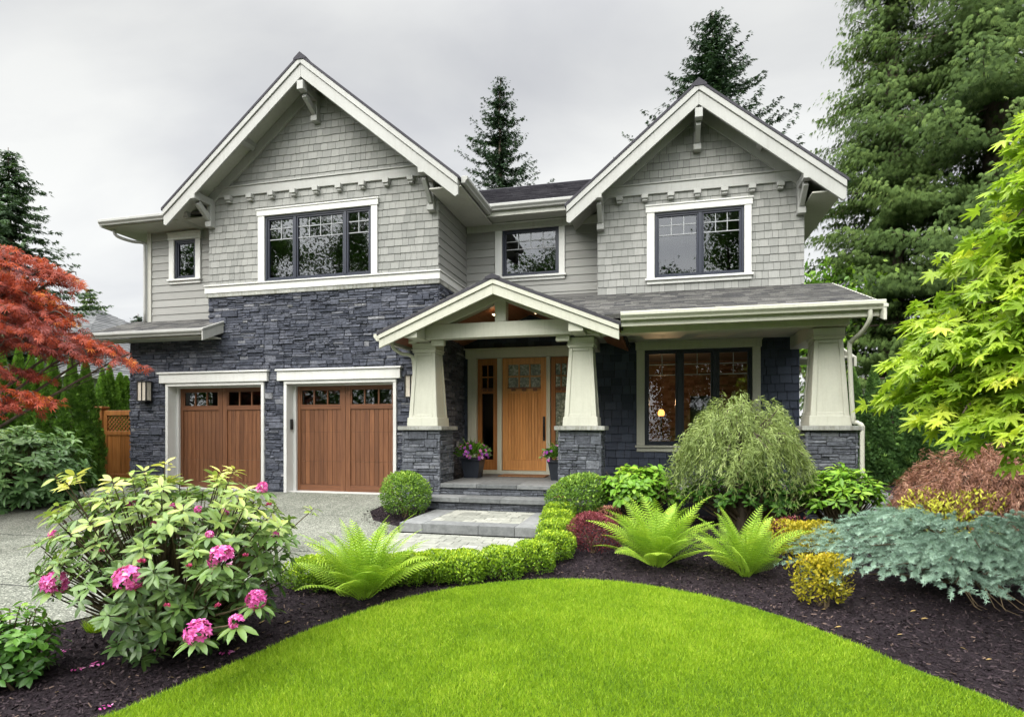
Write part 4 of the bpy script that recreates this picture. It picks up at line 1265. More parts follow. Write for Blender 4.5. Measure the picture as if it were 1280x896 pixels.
def lance_template(rows=5, w=.17, fold=.05, curve=.16):
    v, f = [], []
    for i in range(rows):
        t = i / (rows - 1)
        hw = w * (sin(pi * min(1, t * .92 + .06)) ** .8) if 0 < i < rows - 1 else (0.02 if i == 0 else 0.0)
        z = -curve * t * t
        v += [(-hw, t, z + fold * hw / w), (0, t, z), (hw, t, z + fold * hw / w)]
    for i in range(rows - 1):
        a = i * 3
        f += [(a, a + 1, a + 4, a + 3), (a + 1, a + 2, a + 5, a + 4)]
    return v, f
T_LANCE = lance_template()
T_BROAD = lance_template(5, .30, .09, .22)
T_OVAL = lance_template(4, .24, .07, .12)
def maple_template():
    angs = [0, 34, -34, 72, -72, 112, -112]; L = [1, .92, .92, .72, .72, .42, .42]
    v = [(0, 0, 0)]; f = []
    order = sorted(range(7), key=lambda i: angs[i])
    tips = []
    for i in order:
        a = R(angs[i]); tips.append((sin(a) * L[i], cos(a) * L[i], -.16 * L[i] * L[i]))
        # shoulders give each lobe a pointed, toothed outline
    notches = []
    for k in range(6):
        a = R((angs[order[k]] + angs[order[k + 1]]) / 2); r_ = .40 * (L[order[k]] + L[order[k + 1]]) / 2 + .04
        notches.append((sin(a) * r_, cos(a) * r_, .0))
    endl = (sin(R(-140)) * .12, cos(R(-140)) * .12, 0); endr = (sin(R(140)) * .12, cos(R(140)) * .12, 0)
    ns = [endl] + notches + [endr]
    for k in range(7):
        t = np.array(tips[k]); a = np.array(ns[k]); b = np.array(ns[k + 1])
        sa = a * .55 + t * .55; sb = b * .55 + t * .55
        base = len(v); v += [tuple(a), tuple(sa), tuple(t), tuple(sb), tuple(b)]
        mid = t * .5 + np.array([0, 0, -.03]); v.append(tuple(mid))
        f += [(0, base, base + 1, base + 5), (base + 5, base + 1, base + 2), (base + 5, base + 2, base + 3), (0, base + 5, base + 3, base + 4)]
    return [(x, y + .0, z) for x, y, z in v], f
T_MAPLE = maple_template()

# leaf materials, dark to light
G = lambda a, b, c, d=None: [(0, a), (.45, b), (.85, c), (1, d or c)]
M['l_spruce'] = mat_leaf('spruce_needles', G((.010, .024, .012), (.022, .048, .022), (.045, .085, .036)), .12, .6)
M['l_fir'] = mat_leaf('fir_needles', G((.016, .036, .016), (.036, .072, .028), (.07, .125, .045)), .15, .6)
M['l_cedar'] = mat_leaf('cedar_fronds', G((0.028, 0.052, 0.016), (0.066, 0.110, 0.029), (0.123, 0.184, 0.050), (0.187, 0.247, 0.077)), .3, .75, .12)
M['l_arb'] = mat_leaf('arborvitae_sprays', G((0.040, 0.093, 0.014), (0.095, 0.202, 0.026), (0.190, 0.360, 0.044), (0.268, 0.459, 0.059)), .25, .55)
M['l_arb_dark'] = mat_leaf('dark_arborvitae_sprays', G((0.030, 0.073, 0.020), (0.069, 0.151, 0.036), (0.173, 0.313, 0.065), (0.324, 0.506, 0.092)), .2, .55)
M['l_red'] = mat_leaf('red_maple_leaf', G((0.081, 0.024, 0.028), (0.237, 0.046, 0.034), (0.457, 0.082, 0.027), (0.571, 0.207, 0.033)), .40, .5, .3, 1.5)
M['l_lime'] = mat_leaf('lime_maple_leaf', G((0.108, 0.194, 0.022), (0.232, 0.352, 0.035), (0.400, 0.504, 0.055), (0.605, 0.619, 0.090)), .45, .4, .35, 1.45)
M['l_weep'] = mat_leaf('threadleaf', G((0.069, 0.105, 0.026), (0.198, 0.261, 0.075), (0.328, 0.404, 0.141), (0.432, 0.495, 0.211)), .3, .5)
M['l_fern'] = mat_leaf('fern_frond', G((0.118, 0.227, 0.023), (0.248, 0.400, 0.039), (0.401, 0.540, 0.058), (0.543, 0.626, 0.104)), .28, .45, .3, 1.4)
M['l_box'] = mat_leaf('boxwood_leaf', G((0.042, 0.095, 0.010), (0.144, 0.258, 0.017), (0.324, 0.459, 0.026), (0.504, 0.605, 0.042)), .3, .45)
M['l_ball'] = mat_leaf('ball_shrub_leaf', G((0.038, 0.091, 0.016), (0.115, 0.220, 0.028), (0.258, 0.399, 0.052), (0.426, 0.541, 0.091)), .3, .45)
M['l_rhodo'] = mat_leaf('rhododendron_leaf', G((0.049, 0.104, 0.029), (0.133, 0.226, 0.054), (0.316, 0.402, 0.093), (0.558, 0.546, 0.144)), .22, .35, .45)
M['l_rhback'] = mat_leaf('laurel_leaf', G((0.053, 0.116, 0.037), (0.131, 0.254, 0.085), (0.281, 0.450, 0.150), (0.637, 0.750, 0.188)), .2, .35, .45)
M['l_bright'] = mat_leaf('bright_shrub_leaf', G((0.057, 0.149, 0.014), (0.149, 0.310, 0.029), (0.322, 0.494, 0.046), (0.483, 0.632, 0.081)), .3, .4, .35)
M['l_shrub'] = mat_leaf('shrub_leaf', G((0.031, 0.088, 0.015), (0.075, 0.188, 0.025), (0.163, 0.325, 0.050), (0.300, 0.475, 0.075)), .3, .4, .4)
M['l_barb'] = mat_leaf('barberry_leaf', G((.05, .010, .014), (.14, .026, .036), (.26, .06, .075), (.36, .12, .12)), .25, .5)
M['l_salmon'] = mat_leaf('salmon_leaf', G((.12, .05, .03), (.34, .15, .10), (.50, .24, .17), (.55, .34, .22)), .25, .5)
M['l_gold'] = mat_leaf('gold_spirea_leaf', G((.13, .14, .012), (.34, .30, .018), (.54, .42, .03), (.60, .34, .04)), .3, .5)
M['l_orange'] = mat_leaf('orange_tip_leaf', G((.22, .06, .01), (.45, .16, .02), (.58, .25, .03)), .3, .5)
M['l_yellow'] = mat_leaf('yellow_shrub_leaf', G((.22, .26, .02), (.50, .50, .05), (.66, .62, .10), (.72, .68, .18)), .3, .5)
M['l_lace'] = mat_leaf('laceleaf', G((0.110, 0.050, 0.033), (0.286, 0.138, 0.094), (0.440, 0.237, 0.165), (0.550, 0.341, 0.231)), .25, .55)
M['l_blue'] = mat_leaf('blue_spruce_needles', G((0.110, 0.183, 0.143), (0.259, 0.385, 0.307), (0.406, 0.568, 0.460), (0.526, 0.686, 0.561)), .12, .55)
M['grass'] = mat_leaf('grass_blade', G((.095, .185, .010), (.195, .325, .015), (.30, .44, .022), (.42, .52, .06)), .35, .5, .2, 1.3)
M['f_pink'] = mat_leaf('pink_petal', G((.40, .045, .22), (.68, .12, .44), (.84, .26, .62), (.92, .55, .78)), .3, .5)
M['f_bud'] = mat_leaf('bud', G((.24, .02, .07), (.42, .04, .14), (.55, .10, .22)), .2, .5)
M['f_purple'] = mat_leaf('purple_petal', G((.14, .03, .22), (.34, .07, .40), (.55, .13, .42), (.70, .35, .62)), .25, .5)
M['fallen'] = mat_leaf('dry_leaf', G((.20, .13, .05), (.36, .25, .10), (.48, .36, .16)), .2, .7)
M['chip'] = mat_tinted('bark_chip', [(0, (0.008, 0.006, 0.008)), (0.6, (0.030, 0.021, 0.026)), (0.93, (0.065, 0.048, 0.052)), (1, (0.16, 0.11, 0.085))], 0.95, 0.15, 30, 0.4, 0.3)
M['twig'] = mat_paint('dry_twig', (0.30, 0.22, 0.13), 0.9, 0.3)

def lump(dirs, k=7, amp=.12, seed=0):
    """smooth lumps on a unit sphere: radius factor per direction"""
    r_ = np.random.default_rng(seed); c = nrm(r_.normal(size=(k * 3, 3)))
    d = dirs @ c.T
    return 1 + amp * (np.exp((d - 1) * 9).sum(1) - .9)

def branchy(name, mat, base, tips, r0, r1, parent, seg=5, bend=.25, steps=4, jit=.03):
    mb = MB()
    for t in tips:
        b = np.array(base, float) + rng.normal(size=3) * [jit, jit, 0]; t = np.array(t, float)
        pts = []
        for i in range(steps + 1):
            q = i / steps
            p = b + (t - b) * q
            p[2] += bend * np.linalg.norm(t - b) * (q * (1 - q)) * .8
            if 0 < i < steps: p += rng.normal(size=3) * .012
            pts.append(p)
        mb.tube(pts, [r0 + (r1 - r0) * i / steps for i in range(steps + 1)], seg, cap=False)
    return mb.build(name, mat, parent, local=True, smooth=True)

def blob_shrub(name, loc, rad, n, leaf, mat, tmpl, label, cat='shrub', group=None, up=.35, lumpk=7, amp=.12, fill=.45, flat_bottom=.0, seed=1, spread=.7, bright_top=.35, stem=True, zc=None, sup=2.0):
    """rounded shrub: small leaves facing outward, in lumps, denser at the surface"""
    rx, ry, rz = rad
    root = empty(name, loc, label, cat, group)
    d = rdir(n); d[:, 2] = np.where(d[:, 2] < -.75, -d[:, 2], d[:, 2])
    # superellipsoid for clipped, squarer plants
    e = (np.abs(d) ** sup).sum(1) ** (-1 / sup)
    L = lump(d, lumpk, amp, seed)
    depth = rng.random(n) ** 2.2 * fill
    r_ = L * e * (1 - depth) * (1 + rng.normal(size=n) * .025)
    c = np.array([0, 0, rz if zc is None else zc])
    pos = c + d * r_[:, None] * np.array([rx, ry, rz])
    pos[:, 2] = np.maximum(pos[:, 2], .02 + rng.random(n) * .05)
    nd = nrm(d / np.array([rx, ry, rz]) * min(rad))
    fwd = nd * (1 - up) + UPV * up + rdir(n) * spread
    upv = nd + rdir(n) * .6
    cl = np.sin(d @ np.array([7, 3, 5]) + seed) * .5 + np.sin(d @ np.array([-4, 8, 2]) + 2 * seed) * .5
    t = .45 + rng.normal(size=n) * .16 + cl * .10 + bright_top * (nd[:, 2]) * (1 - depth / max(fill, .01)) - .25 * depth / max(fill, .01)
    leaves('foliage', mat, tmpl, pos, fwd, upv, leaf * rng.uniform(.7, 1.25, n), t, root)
    if stem:
        tips = [(rx * .5 * cos(a), ry * .5 * sin(a), (rz * 1.1)) for a in np.linspace(0, 2 * pi, 7)[:-1] + .3]
        branchy('stem', M['stem'], (0, 0, -.02), tips, .016, .006, root)
    return root

def at_ground(u, v):
    """where the ground lies under a pixel of the photograph (used once per plant to set it out)"""
    C, S = cos(R(14.1)), sin(R(14.1)); a = (u - 640) / 738; b = (535 - v) / 738; d = .5
    while d < 60:
        if CAM_Z + b * d <= gz(a * d * S + d * C): break
        d += .01
    return (a * d * C - d * S, a * d * S + d * C, gz(a * d * S + d * C))
def at_depth(u, v, d):
    C, S = cos(R(14.1)), sin(R(14.1)); a = (u - 640) / 738
    return (a * d * C - d * S, a * d * S + d * C, CAM_Z + (535 - v) / 738 * d)

# ---------------- conifers
def conifer(name, loc, H, spread, label, zmin=.15, whorls=46, mat='l_spruce', seed=0, group=None, droop=.35, up=.25, step=.13, leaf=.30, per=5.5, tmpl=T_SPRAY, trunk_r=.28, gap=.12):
    global rng
    keep = rng; rng = np.random.default_rng(seed)
    root = empty(name, loc, label, 'tree', group)
    P_, F_, U_, S_, Tt = [], [], [], [], []
    zs = H * (zmin + (1 - zmin) * (np.linspace(0, 1, whorls) ** .92))
    for z in zs[:-1]:
        z = z + rng.normal() * .06
        fr = (H - z) / H
        L0 = spread * (fr ** .8) + .10
        nb = max(3, int(round(per + rng.normal() * .8)))
        a0 = rng.random() * 2 * pi
        for k in range(nb):
            if rng.random() < gap: continue
            a = a0 + 2 * pi * k / nb + rng.normal() * .25
            L = L0 * rng.uniform(.55, 1.15)
            m = max(3, int(L / step))
            q = (np.arange(m) + .5) / m
            out = np.array([cos(a), sin(a), 0]); sd = np.array([-sin(a), cos(a), 0])
            zc = z - droop * L * q + up * L * q ** 2.2
            c = np.array([0, 0, 0]) + out * (q * L)[:, None]; c[:, 2] = zc
            for sgn in (-1, 1, 0):
                mm = m
                p = c + rng.normal(size=(mm, 3)) * .05
                f = out * .8 + sd * sgn * (.85 if sgn else 0) + np.array([0, 0, -.30]) + rng.normal(size=(mm, 3)) * .22
                P_.append(p); F_.append(f); U_.append(np.tile(UPV, (mm, 1)) + rng.normal(size=(mm, 3)) * .4)
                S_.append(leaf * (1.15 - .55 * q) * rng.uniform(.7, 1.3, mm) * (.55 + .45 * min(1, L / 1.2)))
                Tt.append(.28 + .32 * q + rng.normal(size=mm) * .16)
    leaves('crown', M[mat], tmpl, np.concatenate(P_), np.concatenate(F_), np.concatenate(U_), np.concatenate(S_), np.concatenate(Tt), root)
    mb = MB(); hs = np.linspace(0, 1, 12)
    mb.tube([(rng.normal() * .03, rng.normal() * .03, H * h - .1) for h in hs], [trunk_r * (1 - h) + .015 for h in hs], 9)
    mb.build('trunk', M['trunk'], root, local=True, smooth=True)
    rng = keep
    return root
p = at_depth(625, 535, 27.0); conifer('spruce_tree', (p[0], p[1], 0), 17.4, 5.6, 'dark spruce with sparse upswept branches rising behind the middle roof between the two gables', seed=3, zmin=.40, whorls=40, droop=.20, up=.46, leaf=.20, step=.065, per=6, gap=.18)
p = at_depth(891, 535, 25.0); conifer('spruce_tree', (p[0], p[1], 0), 19.0, 7.8, 'dark full spruce standing right behind the peak of the smaller gable', seed=5, zmin=.45, whorls=40, droop=.18, up=.46, leaf=.23, step=.07, per=7, gap=.12)
p = at_depth(12, 535, 30.0); conifer('fir_tree', (p[0], p[1], 0), 15.6, 6.6, 'tall broad dark green conifer behind the red maple beside the house', seed=8, zmin=.10, whorls=44, droop=.20, up=.22, leaf=.34, step=.15, per=7, gap=.08, mat='l_fir')
p = at_depth(112, 535, 54.0); conifer('fir_tree', (p[0], p[1], 0), 14.2, 6.5, 'small mid green conifer peeking over the neighbour roof peak', seed=9, zmin=.15, whorls=34, droop=.2, up=.2, leaf=.42, mat='l_cedar', step=.2)
p = at_depth(172, 535, 46.0); conifer('fir_tree', (p[0], p[1], 0), 10.3, 3.6, 'faint slim conifer tip just left of the grey lap siding wing', seed=10, zmin=.3, whorls=22, leaf=.4, step=.25)

# big western red cedars: long sweeping limbs hung with drooping fronds
def cedar(loc, H, spread, label, seed, n_br, zmin=.0, zmax=17.0):
    global rng
    keep = rng; rng = np.random.default_rng(seed)
    root = empty('red_cedar', loc, label, 'tree', 'tall cedars beside the house')
    P_, F_, U_, S_, Tt = [], [], [], [], []
    br = MB()
    for i in range(n_br):
        z = .5 + (zmax - .5) * (i / n_br) + rng.normal() * .15
        a = rng.random() * 2 * pi
        L = spread * (1 - z / H) ** .75 * rng.uniform(.6, 1.12)
        m = max(5, int(L / .17)); q = (np.arange(m) + .4) / m
        out = np.array([cos(a), sin(a), 0]); sd = np.array([-sin(a), cos(a), 0])
        bend = rng.normal() * .25
        c = out * (q * L)[:, None] + sd * (bend * L * q * q)[:, None]
        c[:, 2] = z - .42 * L * q + .30 * L * q ** 2.4
        if i % 2 == 0 or z > zmax * .7: br.tube([c[0] * .0 + [0, 0, z]] + [c[j] for j in range(1, m, 3)], list(np.linspace(.05, .01, 1 + len(range(1, m, 3)))), 5, cap=False)
        lightb = rng.normal() * .10
        for j in range(m):
            if q[j] < .22 and rng.random() < .6: continue
            k = rng.integers(13, 20)
            sp = (.25 + .5 * (1 - abs(q[j] - .55))) * min(1, L / 2.5)
            o = rng.normal(size=(k, 3)) * [.10, .10, .07]
            side = rng.uniform(-1, 1, k) * sp
            p = c[j] + o + sd * side[:, None] + out * (np.abs(side) * .35)[:, None]; p[:, 2] -= np.abs(side) * .30
            f = out * .50 + sd * (np.sign(side) * .35)[:, None] + np.array([0, 0, -.85]) + rng.normal(size=(k, 3)) * .28
            P_.append(p); F_.append(f); U_.append(out * .9 + UPV * .7 + rng.normal(size=(k, 3)) * .35)
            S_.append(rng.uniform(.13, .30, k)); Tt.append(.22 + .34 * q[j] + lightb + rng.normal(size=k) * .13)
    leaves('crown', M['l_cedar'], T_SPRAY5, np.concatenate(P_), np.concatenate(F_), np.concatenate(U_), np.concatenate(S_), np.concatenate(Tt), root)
    br.tube([(0, 0, H * h - .1) for h in (.02, .3, .6, zmax / H)], [.2, .15, .1, .03], 5)
    br.build('branch', M['trunk'], root, local=True)
    hs = np.linspace(0, 1, 10); mb = MB()
    mb.tube([(0, 0, H * h - .1) for h in hs], [.55 * (1 - h) ** .9 + .02 for h in hs], 10); mb.build('trunk', M['trunk'], root, local=True, smooth=True)
    rng = keep
p = at_depth(1245, 535, 22.0); cedar((p[0], p[1], 0), 34, 7.4, 'huge western cedar with hanging sprays, its trunk showing high above the lime maple', 21, 380, zmax=24)
p = at_depth(1115, 535, 24.0); cedar((p[0], p[1], 0), 25, 5.0, 'cedar nearest the house wall, filling the gap beside the smaller gable', 22, 290, zmax=24.3)

# light deciduous crown behind the house corner
def leafy_tree(name, loc, H, R_, label, seed, mat, leaf, n, cat='tree', clumps=40, trunk_r=.16):
    global rng
    keep = rng; rng = np.random.default_rng(seed)
    root = empty(name, loc, label, cat)
    cd = rdir(clumps); cr = rng.random(clumps) ** .4
    cc = np.array([0, 0, H - R_]) + cd * cr[:, None] * np.array([R_, R_, R_ * 1.05]) * .85
    idx = rng.integers(0, clumps, n)
    pos = cc[idx] + rng.normal(size=(n, 3)) * R_ * .16
    t = .42 + (rng.normal(size=clumps) * .14)[idx] + rng.normal(size=n) * .15
    leaves('crown', M[mat], T_DIA, pos, rdir(n) + [0, 0, -.3], rdir(n) + UPV * .8, leaf * rng.uniform(.7, 1.3, n), t, root)
    branchy('branch', M['trunk'], (0, 0, H * .3), list(cc[:14]), trunk_r * .5, .02, root)
    mb = MB(); mb.tube([(0, 0, -.1), (.03, 0, H * .2), (0, .04, H * .45), (0, 0, H * .7)], [trunk_r, trunk_r * .85, trunk_r * .6, trunk_r * .25], 9); mb.build('trunk', M['trunk'], root, local=True, smooth=True)
    rng = keep
    return root
p = at_depth(1022, 535, 24.0); leafy_tree('leafy_tree', (p[0], p[1], 0), 8.3, 2.4, 'pale green leafy tree glimpsed between the house corner and the cedars', 31, 'l_bright', .24, 5000)

# woods across the street: what the window panes mirror
P_, S_, Tt = [], [], []
wb = MB()
for (x, y, H, r_) in [(-43, -19, 18, 3.8), (-38, -17, 17.5, 3.6), (-33, -18, 16.5, 3.4), (-28.5, -17, 18.5, 3.6), (-24, -19, 18.5, 3.4), (-20, -17, 18, 3.4), (-15, -19, 15.5, 3.2), (-11.2, -17, 17.5, 2.7), (-7.6, -18, 15.0, 2.4), (-3.4, -19, 11.5, 2.8), (1.0, -18, 12.3, 2.3), (4.3, -17, 17.5, 2.2), (8.2, -18, 16, 3), (13, -17, 14, 3.6)]:
    nn_ = 19000; cd = rdir(70); cc = np.array([x, y, H * .50]) + cd * (rng.random(70) ** .38)[:, None] * np.array([r_, r_, H * .50])
    ii = rng.integers(0, 70, nn_); P_.append(cc[ii] + rng.normal(size=(nn_, 3)) * [.55, .55, .5]); S_.append(rng.uniform(.15, .32, nn_)); Tt.append(.35 + (rng.normal(size=70) * .18)[ii] + rng.normal(size=nn_) * .15)
    wb.tube([(x, y, -.6), (x + .1, y, H * .4), (x, y, H * .8)], [.3, .22, .06], 7)
P_ = np.concatenate(P_); n = len(P_)
wood = leaves('woodland', M['l_shrub'], T_DIA, P_, rdir(n), rdir(n), np.concatenate(S_), np.concatenate(Tt))
tag(wood, 'dark leafy wood across the street mirrored in the upper window panes', 'woodland', kind='stuff')
tag(wb.build('woodland_trunks', M['trunk']), 'trunks of the wood across the street facing the house', 'woodland', kind='stuff')

# ---------------- arborvitae columns
def arborvitae_mesh(seed, H, r_, mat, n):
    global rng
    keep = rng; rng = np.random.default_rng(seed)
    z = rng.random(n) ** .85
    prof = np.minimum(1, (1 - z) * 1.45) ** .85 * (.85 + .15 * np.minimum(1, z * 6))
    a = rng.random(n) * 2 * pi
    lumps = 1 + .10 * np.sin(a * 5 + z * 21 + seed) + .08 * np.sin(a * 3 - z * 33 + 2 * seed)
    rad = r_ * prof * lumps * (1 - rng.random(n) ** 2.5 * .4)
    out = np.stack([np.cos(a), np.sin(a), np.zeros(n)], 1)
    pos = out * rad[:, None]; pos[:, 2] = z * H
    fwd = out * .55 + UPV * .9 + rng.normal(size=(n, 3)) * .32
    up = out + rng.normal(size=(n, 3)) * .45
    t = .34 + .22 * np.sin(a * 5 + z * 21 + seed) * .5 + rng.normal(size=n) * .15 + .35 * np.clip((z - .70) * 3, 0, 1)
    sz = rng.uniform(.055, .11, n) * (1.1 - .4 * z)
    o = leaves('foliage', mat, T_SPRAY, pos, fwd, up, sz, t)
    rng = keep
    me = o.data; bpy.data.objects.remove(o)
    return me
def columns(name, spots, meshes, labelf, group, trunk=True):
    tr = None
    for i, (x, y, h, w, lab) in enumerate(spots):
        root = empty(name, (x, y, gz(y) - .02), lab, 'evergreen', group, rz=i * 1.7)
        root.scale = (w, w, h)
        f = bpy.data.objects.new('foliage', meshes[i % len(meshes)]); COL.objects.link(f); f.parent = root
        if tr is None:
            mb = MB(); mb.tube([(0, 0, -.1), (0, 0, .5), (0, 0, .95)], [.05, .04, .01], 6); tr = mb.build('trunk', M['trunk'], root, local=True)
        else:
            t = tr.copy(); COL.objects.link(t); t.parent = root
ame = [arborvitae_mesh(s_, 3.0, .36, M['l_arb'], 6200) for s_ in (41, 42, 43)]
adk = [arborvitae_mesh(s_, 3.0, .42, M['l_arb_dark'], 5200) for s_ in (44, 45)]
def column_row(name, rows, meshes, group):
    tr = None
    for i, (u, vt, d, lab) in enumerate(rows):
        x, y, _ = at_depth(u, 535, d); z0 = gz(y) - .02
        h = (CAM_Z + (535 - vt) / 738 * d - z0) / 3.0
        root = empty(name, (x, y, z0), lab, 'evergreen', group, rz=i * 1.7)
        w = rr.uniform(.92, 1.12); root.scale = (w, w, h)
        f = bpy.data.objects.new('foliage', meshes[i % len(meshes)]); COL.objects.link(f); f.parent = root
        if tr is None:
            mb = MB(); mb.tube([(0, 0, -.05), (0, 0, 1.5), (0, 0, 2.85)], [.05, .04, .01], 6); tr = mb.build('trunk', M['trunk'], root, local=True)
        else:
            t = tr.copy(); COL.objects.link(t); t.parent = root
column_row('columnar_cedar', [
    (2, 440, 13.6, 'columnar green cedar at the very end of the row, mostly behind the red maple'),
    (23, 433, 13.9, 'tallest columnar cedar, second from the outer end of the row'),
    (39, 441, 13.6, 'columnar cedar, third in the row from the outer end'),
    (50, 446, 14.6, 'slim columnar cedar set slightly behind its two neighbours in the row'),
    (65, 442, 13.4, 'columnar cedar, third in the front row counting back from the wooden gate'),
    (90, 446, 13.3, 'full columnar cedar, second in the front row from the wooden gate'),
    (107, 450, 13.5, 'full columnar cedar standing right beside the wooden gate post'),
    (128, 462, 15.6, 'slim columnar cedar behind the gate post'),
    (137, 458, 15.8, 'taller slim columnar cedar behind the lattice of the gate'),
    (150, 467, 15.9, 'short slim columnar cedar behind the gate near the house'),
    (158, 471, 16.0, 'short columnar cedar behind the gate, touching the stone wall corner')], ame, 'columnar cedars beside the gate')
column_row('hedge_column', [
    (1066, 461, 13.6, 'dark hedge column right behind the porch column'),
    (1092, 458, 13.4, 'dark hedge column, second from the porch column'),
    (1116, 456, 13.2, 'dark hedge column, third from the porch column'),
    (1141, 462, 13.0, 'dark hedge column, fourth from the porch column'),
    (1166, 466, 12.7, 'dark hedge column behind the tip of the lime maple branches'),
    (1192, 463, 12.4, 'dark hedge column behind the middle of the lime maple'),
    (1220, 460, 12.1, 'dark hedge column behind the laceleaf mound and lime maple'),
    (1250, 455, 11.8, 'dark hedge column third from the outer end behind the lime maple'),
    (1280, 455, 11.5, 'dark hedge column next to last at the outer end behind the lime maple'),
    (1312, 450, 11.2, 'dark hedge column beyond the picture edge behind the lime maple')], adk, 'dark hedge columns along the side path')

# ---------------- neighbour's house
nb = empty('neighbour_house', (-36, 31, 0), 'neighbouring house with a low grey shingled hip roof behind the cedars', 'house')
mb = MB()
ex0, ex1, ey0, ey1, ze = -50.0, -27.0, 22.0, 40.0, 3.85
rx0, rx1, ry, zr = -40.0, -35.7, 31.0, 9.0
a_, b_, c_, d_ = (ex0, ey0, ze), (ex1, ey0, ze), (ex1, ey1, ze), (ex0, ey1, ze); e_, f_ = (rx0, ry, zr), (rx1, ry, zr)
for q in ((a_, b_, f_, e_), (b_, c_, f_), (c_, d_, e_, f_), (d_, a_, e_)): mb.face(q, 0, .5)
# courses of roof tabs on the two slopes that show
def tri_clad(p0, p1, apex_pts):
    p0 = Vector(p0); U = (Vector(p1) - p0); LU = U.length; U.normalize()
    ap = Vector(apex_pts[0]) - p0; Vv = (ap - U * ap.dot(U)).normalized(); N = U.cross(Vv)
    P = frame(p0, U, Vv, N)
    poly = [(0, 0), (LU, 0)] + [((Vector(k) - p0).dot(U), (Vector(k) - p0).dot(Vv)) for k in apex_pts]
    cladding(mb, P, [poly], .30, .4, 1.1, .03, .006, .01, .008)
tri_clad(a_, b_, [f_, e_]); tri_clad(b_, c_, [f_])
M['roof_nb'] = mat_tinted('pale_grey_roof_shingle', [(0, (0.085, 0.088, 0.092)), (1, (0.16, 0.163, 0.167))], .9, .2, 30, .3, .4)
mb.build('roof', M['roof_nb'], nb)
mb = MB(); mb.box(ex0 + .5, ex1 - .5, ey0 + .5, ey1 - .5, 0, ze - .02); mb.build('wall', M['lap'], nb)
mb = MB(); mb.box(ex0 - .1, ex1 + .1, ey0 - .12, ey0 - .003, ze - .14, ze + .01); mb.box(ex1 + .003, ex1 + .12, ey0, ey1, ze - .14, ze + .01); mb.build('gutter', M['trim'], nb)

# ---------------- side gate
gx0, gx1, gy = -13.38, -11.70, 11.62
gate = empty('wooden_gate', (-12.5, gy, 0), 'cedar garden gate with a lattice top between the hedge and the stone wall', 'gate')
mb = MB(); mb.box(gx0 - .02, gx0 + .15, gy - .08, gy + .09, -.1, 1.74); mb.box(gx0 - .05, gx0 + .18, gy - .11, gy + .12, 1.741, 1.80); mb.build('gate_post', M['gate_wood'], gate, .006)
mb = MB()
mb.box(gx0 + .16, gx1, gy - .04, gy + .02, 1.58, 1.70); mb.box(gx0 + .16, gx1, gy - .04, gy + .02, 1.10, 1.20); mb.box(gx0 + .16, gx1, gy - .04, gy + .02, .02, .16)
mb.box(gx0 + .16, gx0 + .26, gy - .0405, gy + .0205, .161, 1.579); mb.box(gx1 - .09, gx1, gy - .0405, gy + .0205, .161, 1.579)
mb.build('gate_frame', M['gate_wood'], gate, .005)
mb = MB(); n_ = 10; w_ = (gx1 - .09 - gx0 - .26) / n_
for i in range(n_): mb.box(gx0 + .26 + i * w_ + .002, gx0 + .26 + (i + 1) * w_ - .002, gy - .022, gy + .0, .161, 1.099, 0, rr.random())
mb.build('gate_panel', M['gate_wood'], gate, .003)
mb = MB(); zl, zh = 1.201, 1.579; sp_ = .105
for k in range(-5, 22):
    for sg, y0 in ((1, -.018), (-1, -.006)):
        xs = gx0 + .26 + k * sp_; q = [(xs, zl), (xs + .035, zl), (xs + .035 + sg * (zh - zl), zh), (xs + sg * (zh - zl), zh)]
        q = clip(clip(q, -1, 0, -(gx0 + .261)), 1, 0, gx1 - .091)
        if area(q) > 1e-5: mb.prism(q, front(gy), -y0 - .010, -y0, 0, .4)
mb.build('lattice', M['gate_wood'], gate)

# ---------------- clipped boxwood edging, one plant after another
box = [(392, 735, .27, .33, 'dark clipped boxwood behind the left fern, nearest the driveway'), (425, 735, .26, .30, 'clipped boxwood hidden behind the fronds of the fern by the rhododendron'), (468, 732, .26, .32, 'clipped boxwood between the fern and the front run of the edging'), (507, 730, .25, .34, 'clipped boxwood just emerging from the fern fronds'),
       (541, 727, .23, .34, 'first fully visible clipped boxwood after the fern'), (579, 728, .235, .35, 'clipped boxwood, second fully visible after the fern'), (625, 722, .245, .36, 'clipped boxwood facing the lawn in the middle of the edging'), (667, 713, .24, .37, 'clipped boxwood where the edging begins to curve back to the steps'),
       (692, 700, .23, .37, 'clipped boxwood on the curve next to the dark red barberry'), (695, 682, .24, .37, 'clipped boxwood beyond the curve beside the landing corner'), (697, 668, .24, .37, 'clipped boxwood next to last before the steps'), (700, 655, .24, .36, 'clipped boxwood at the step end of the edging')]
for i, (u, v, r_, h, lab) in enumerate(box):
    blob_shrub('boxwood', at_ground(u, v), (r_, r_, h * .40 + .02), 4200, .029, M['l_box'], T_OVAL, lab, 'boxwood', 'boxwood edging along the paver path', up=.45, lumpk=9, amp=.05, seed=60 + i, sup=3.2, bright_top=.30, fill=.55)
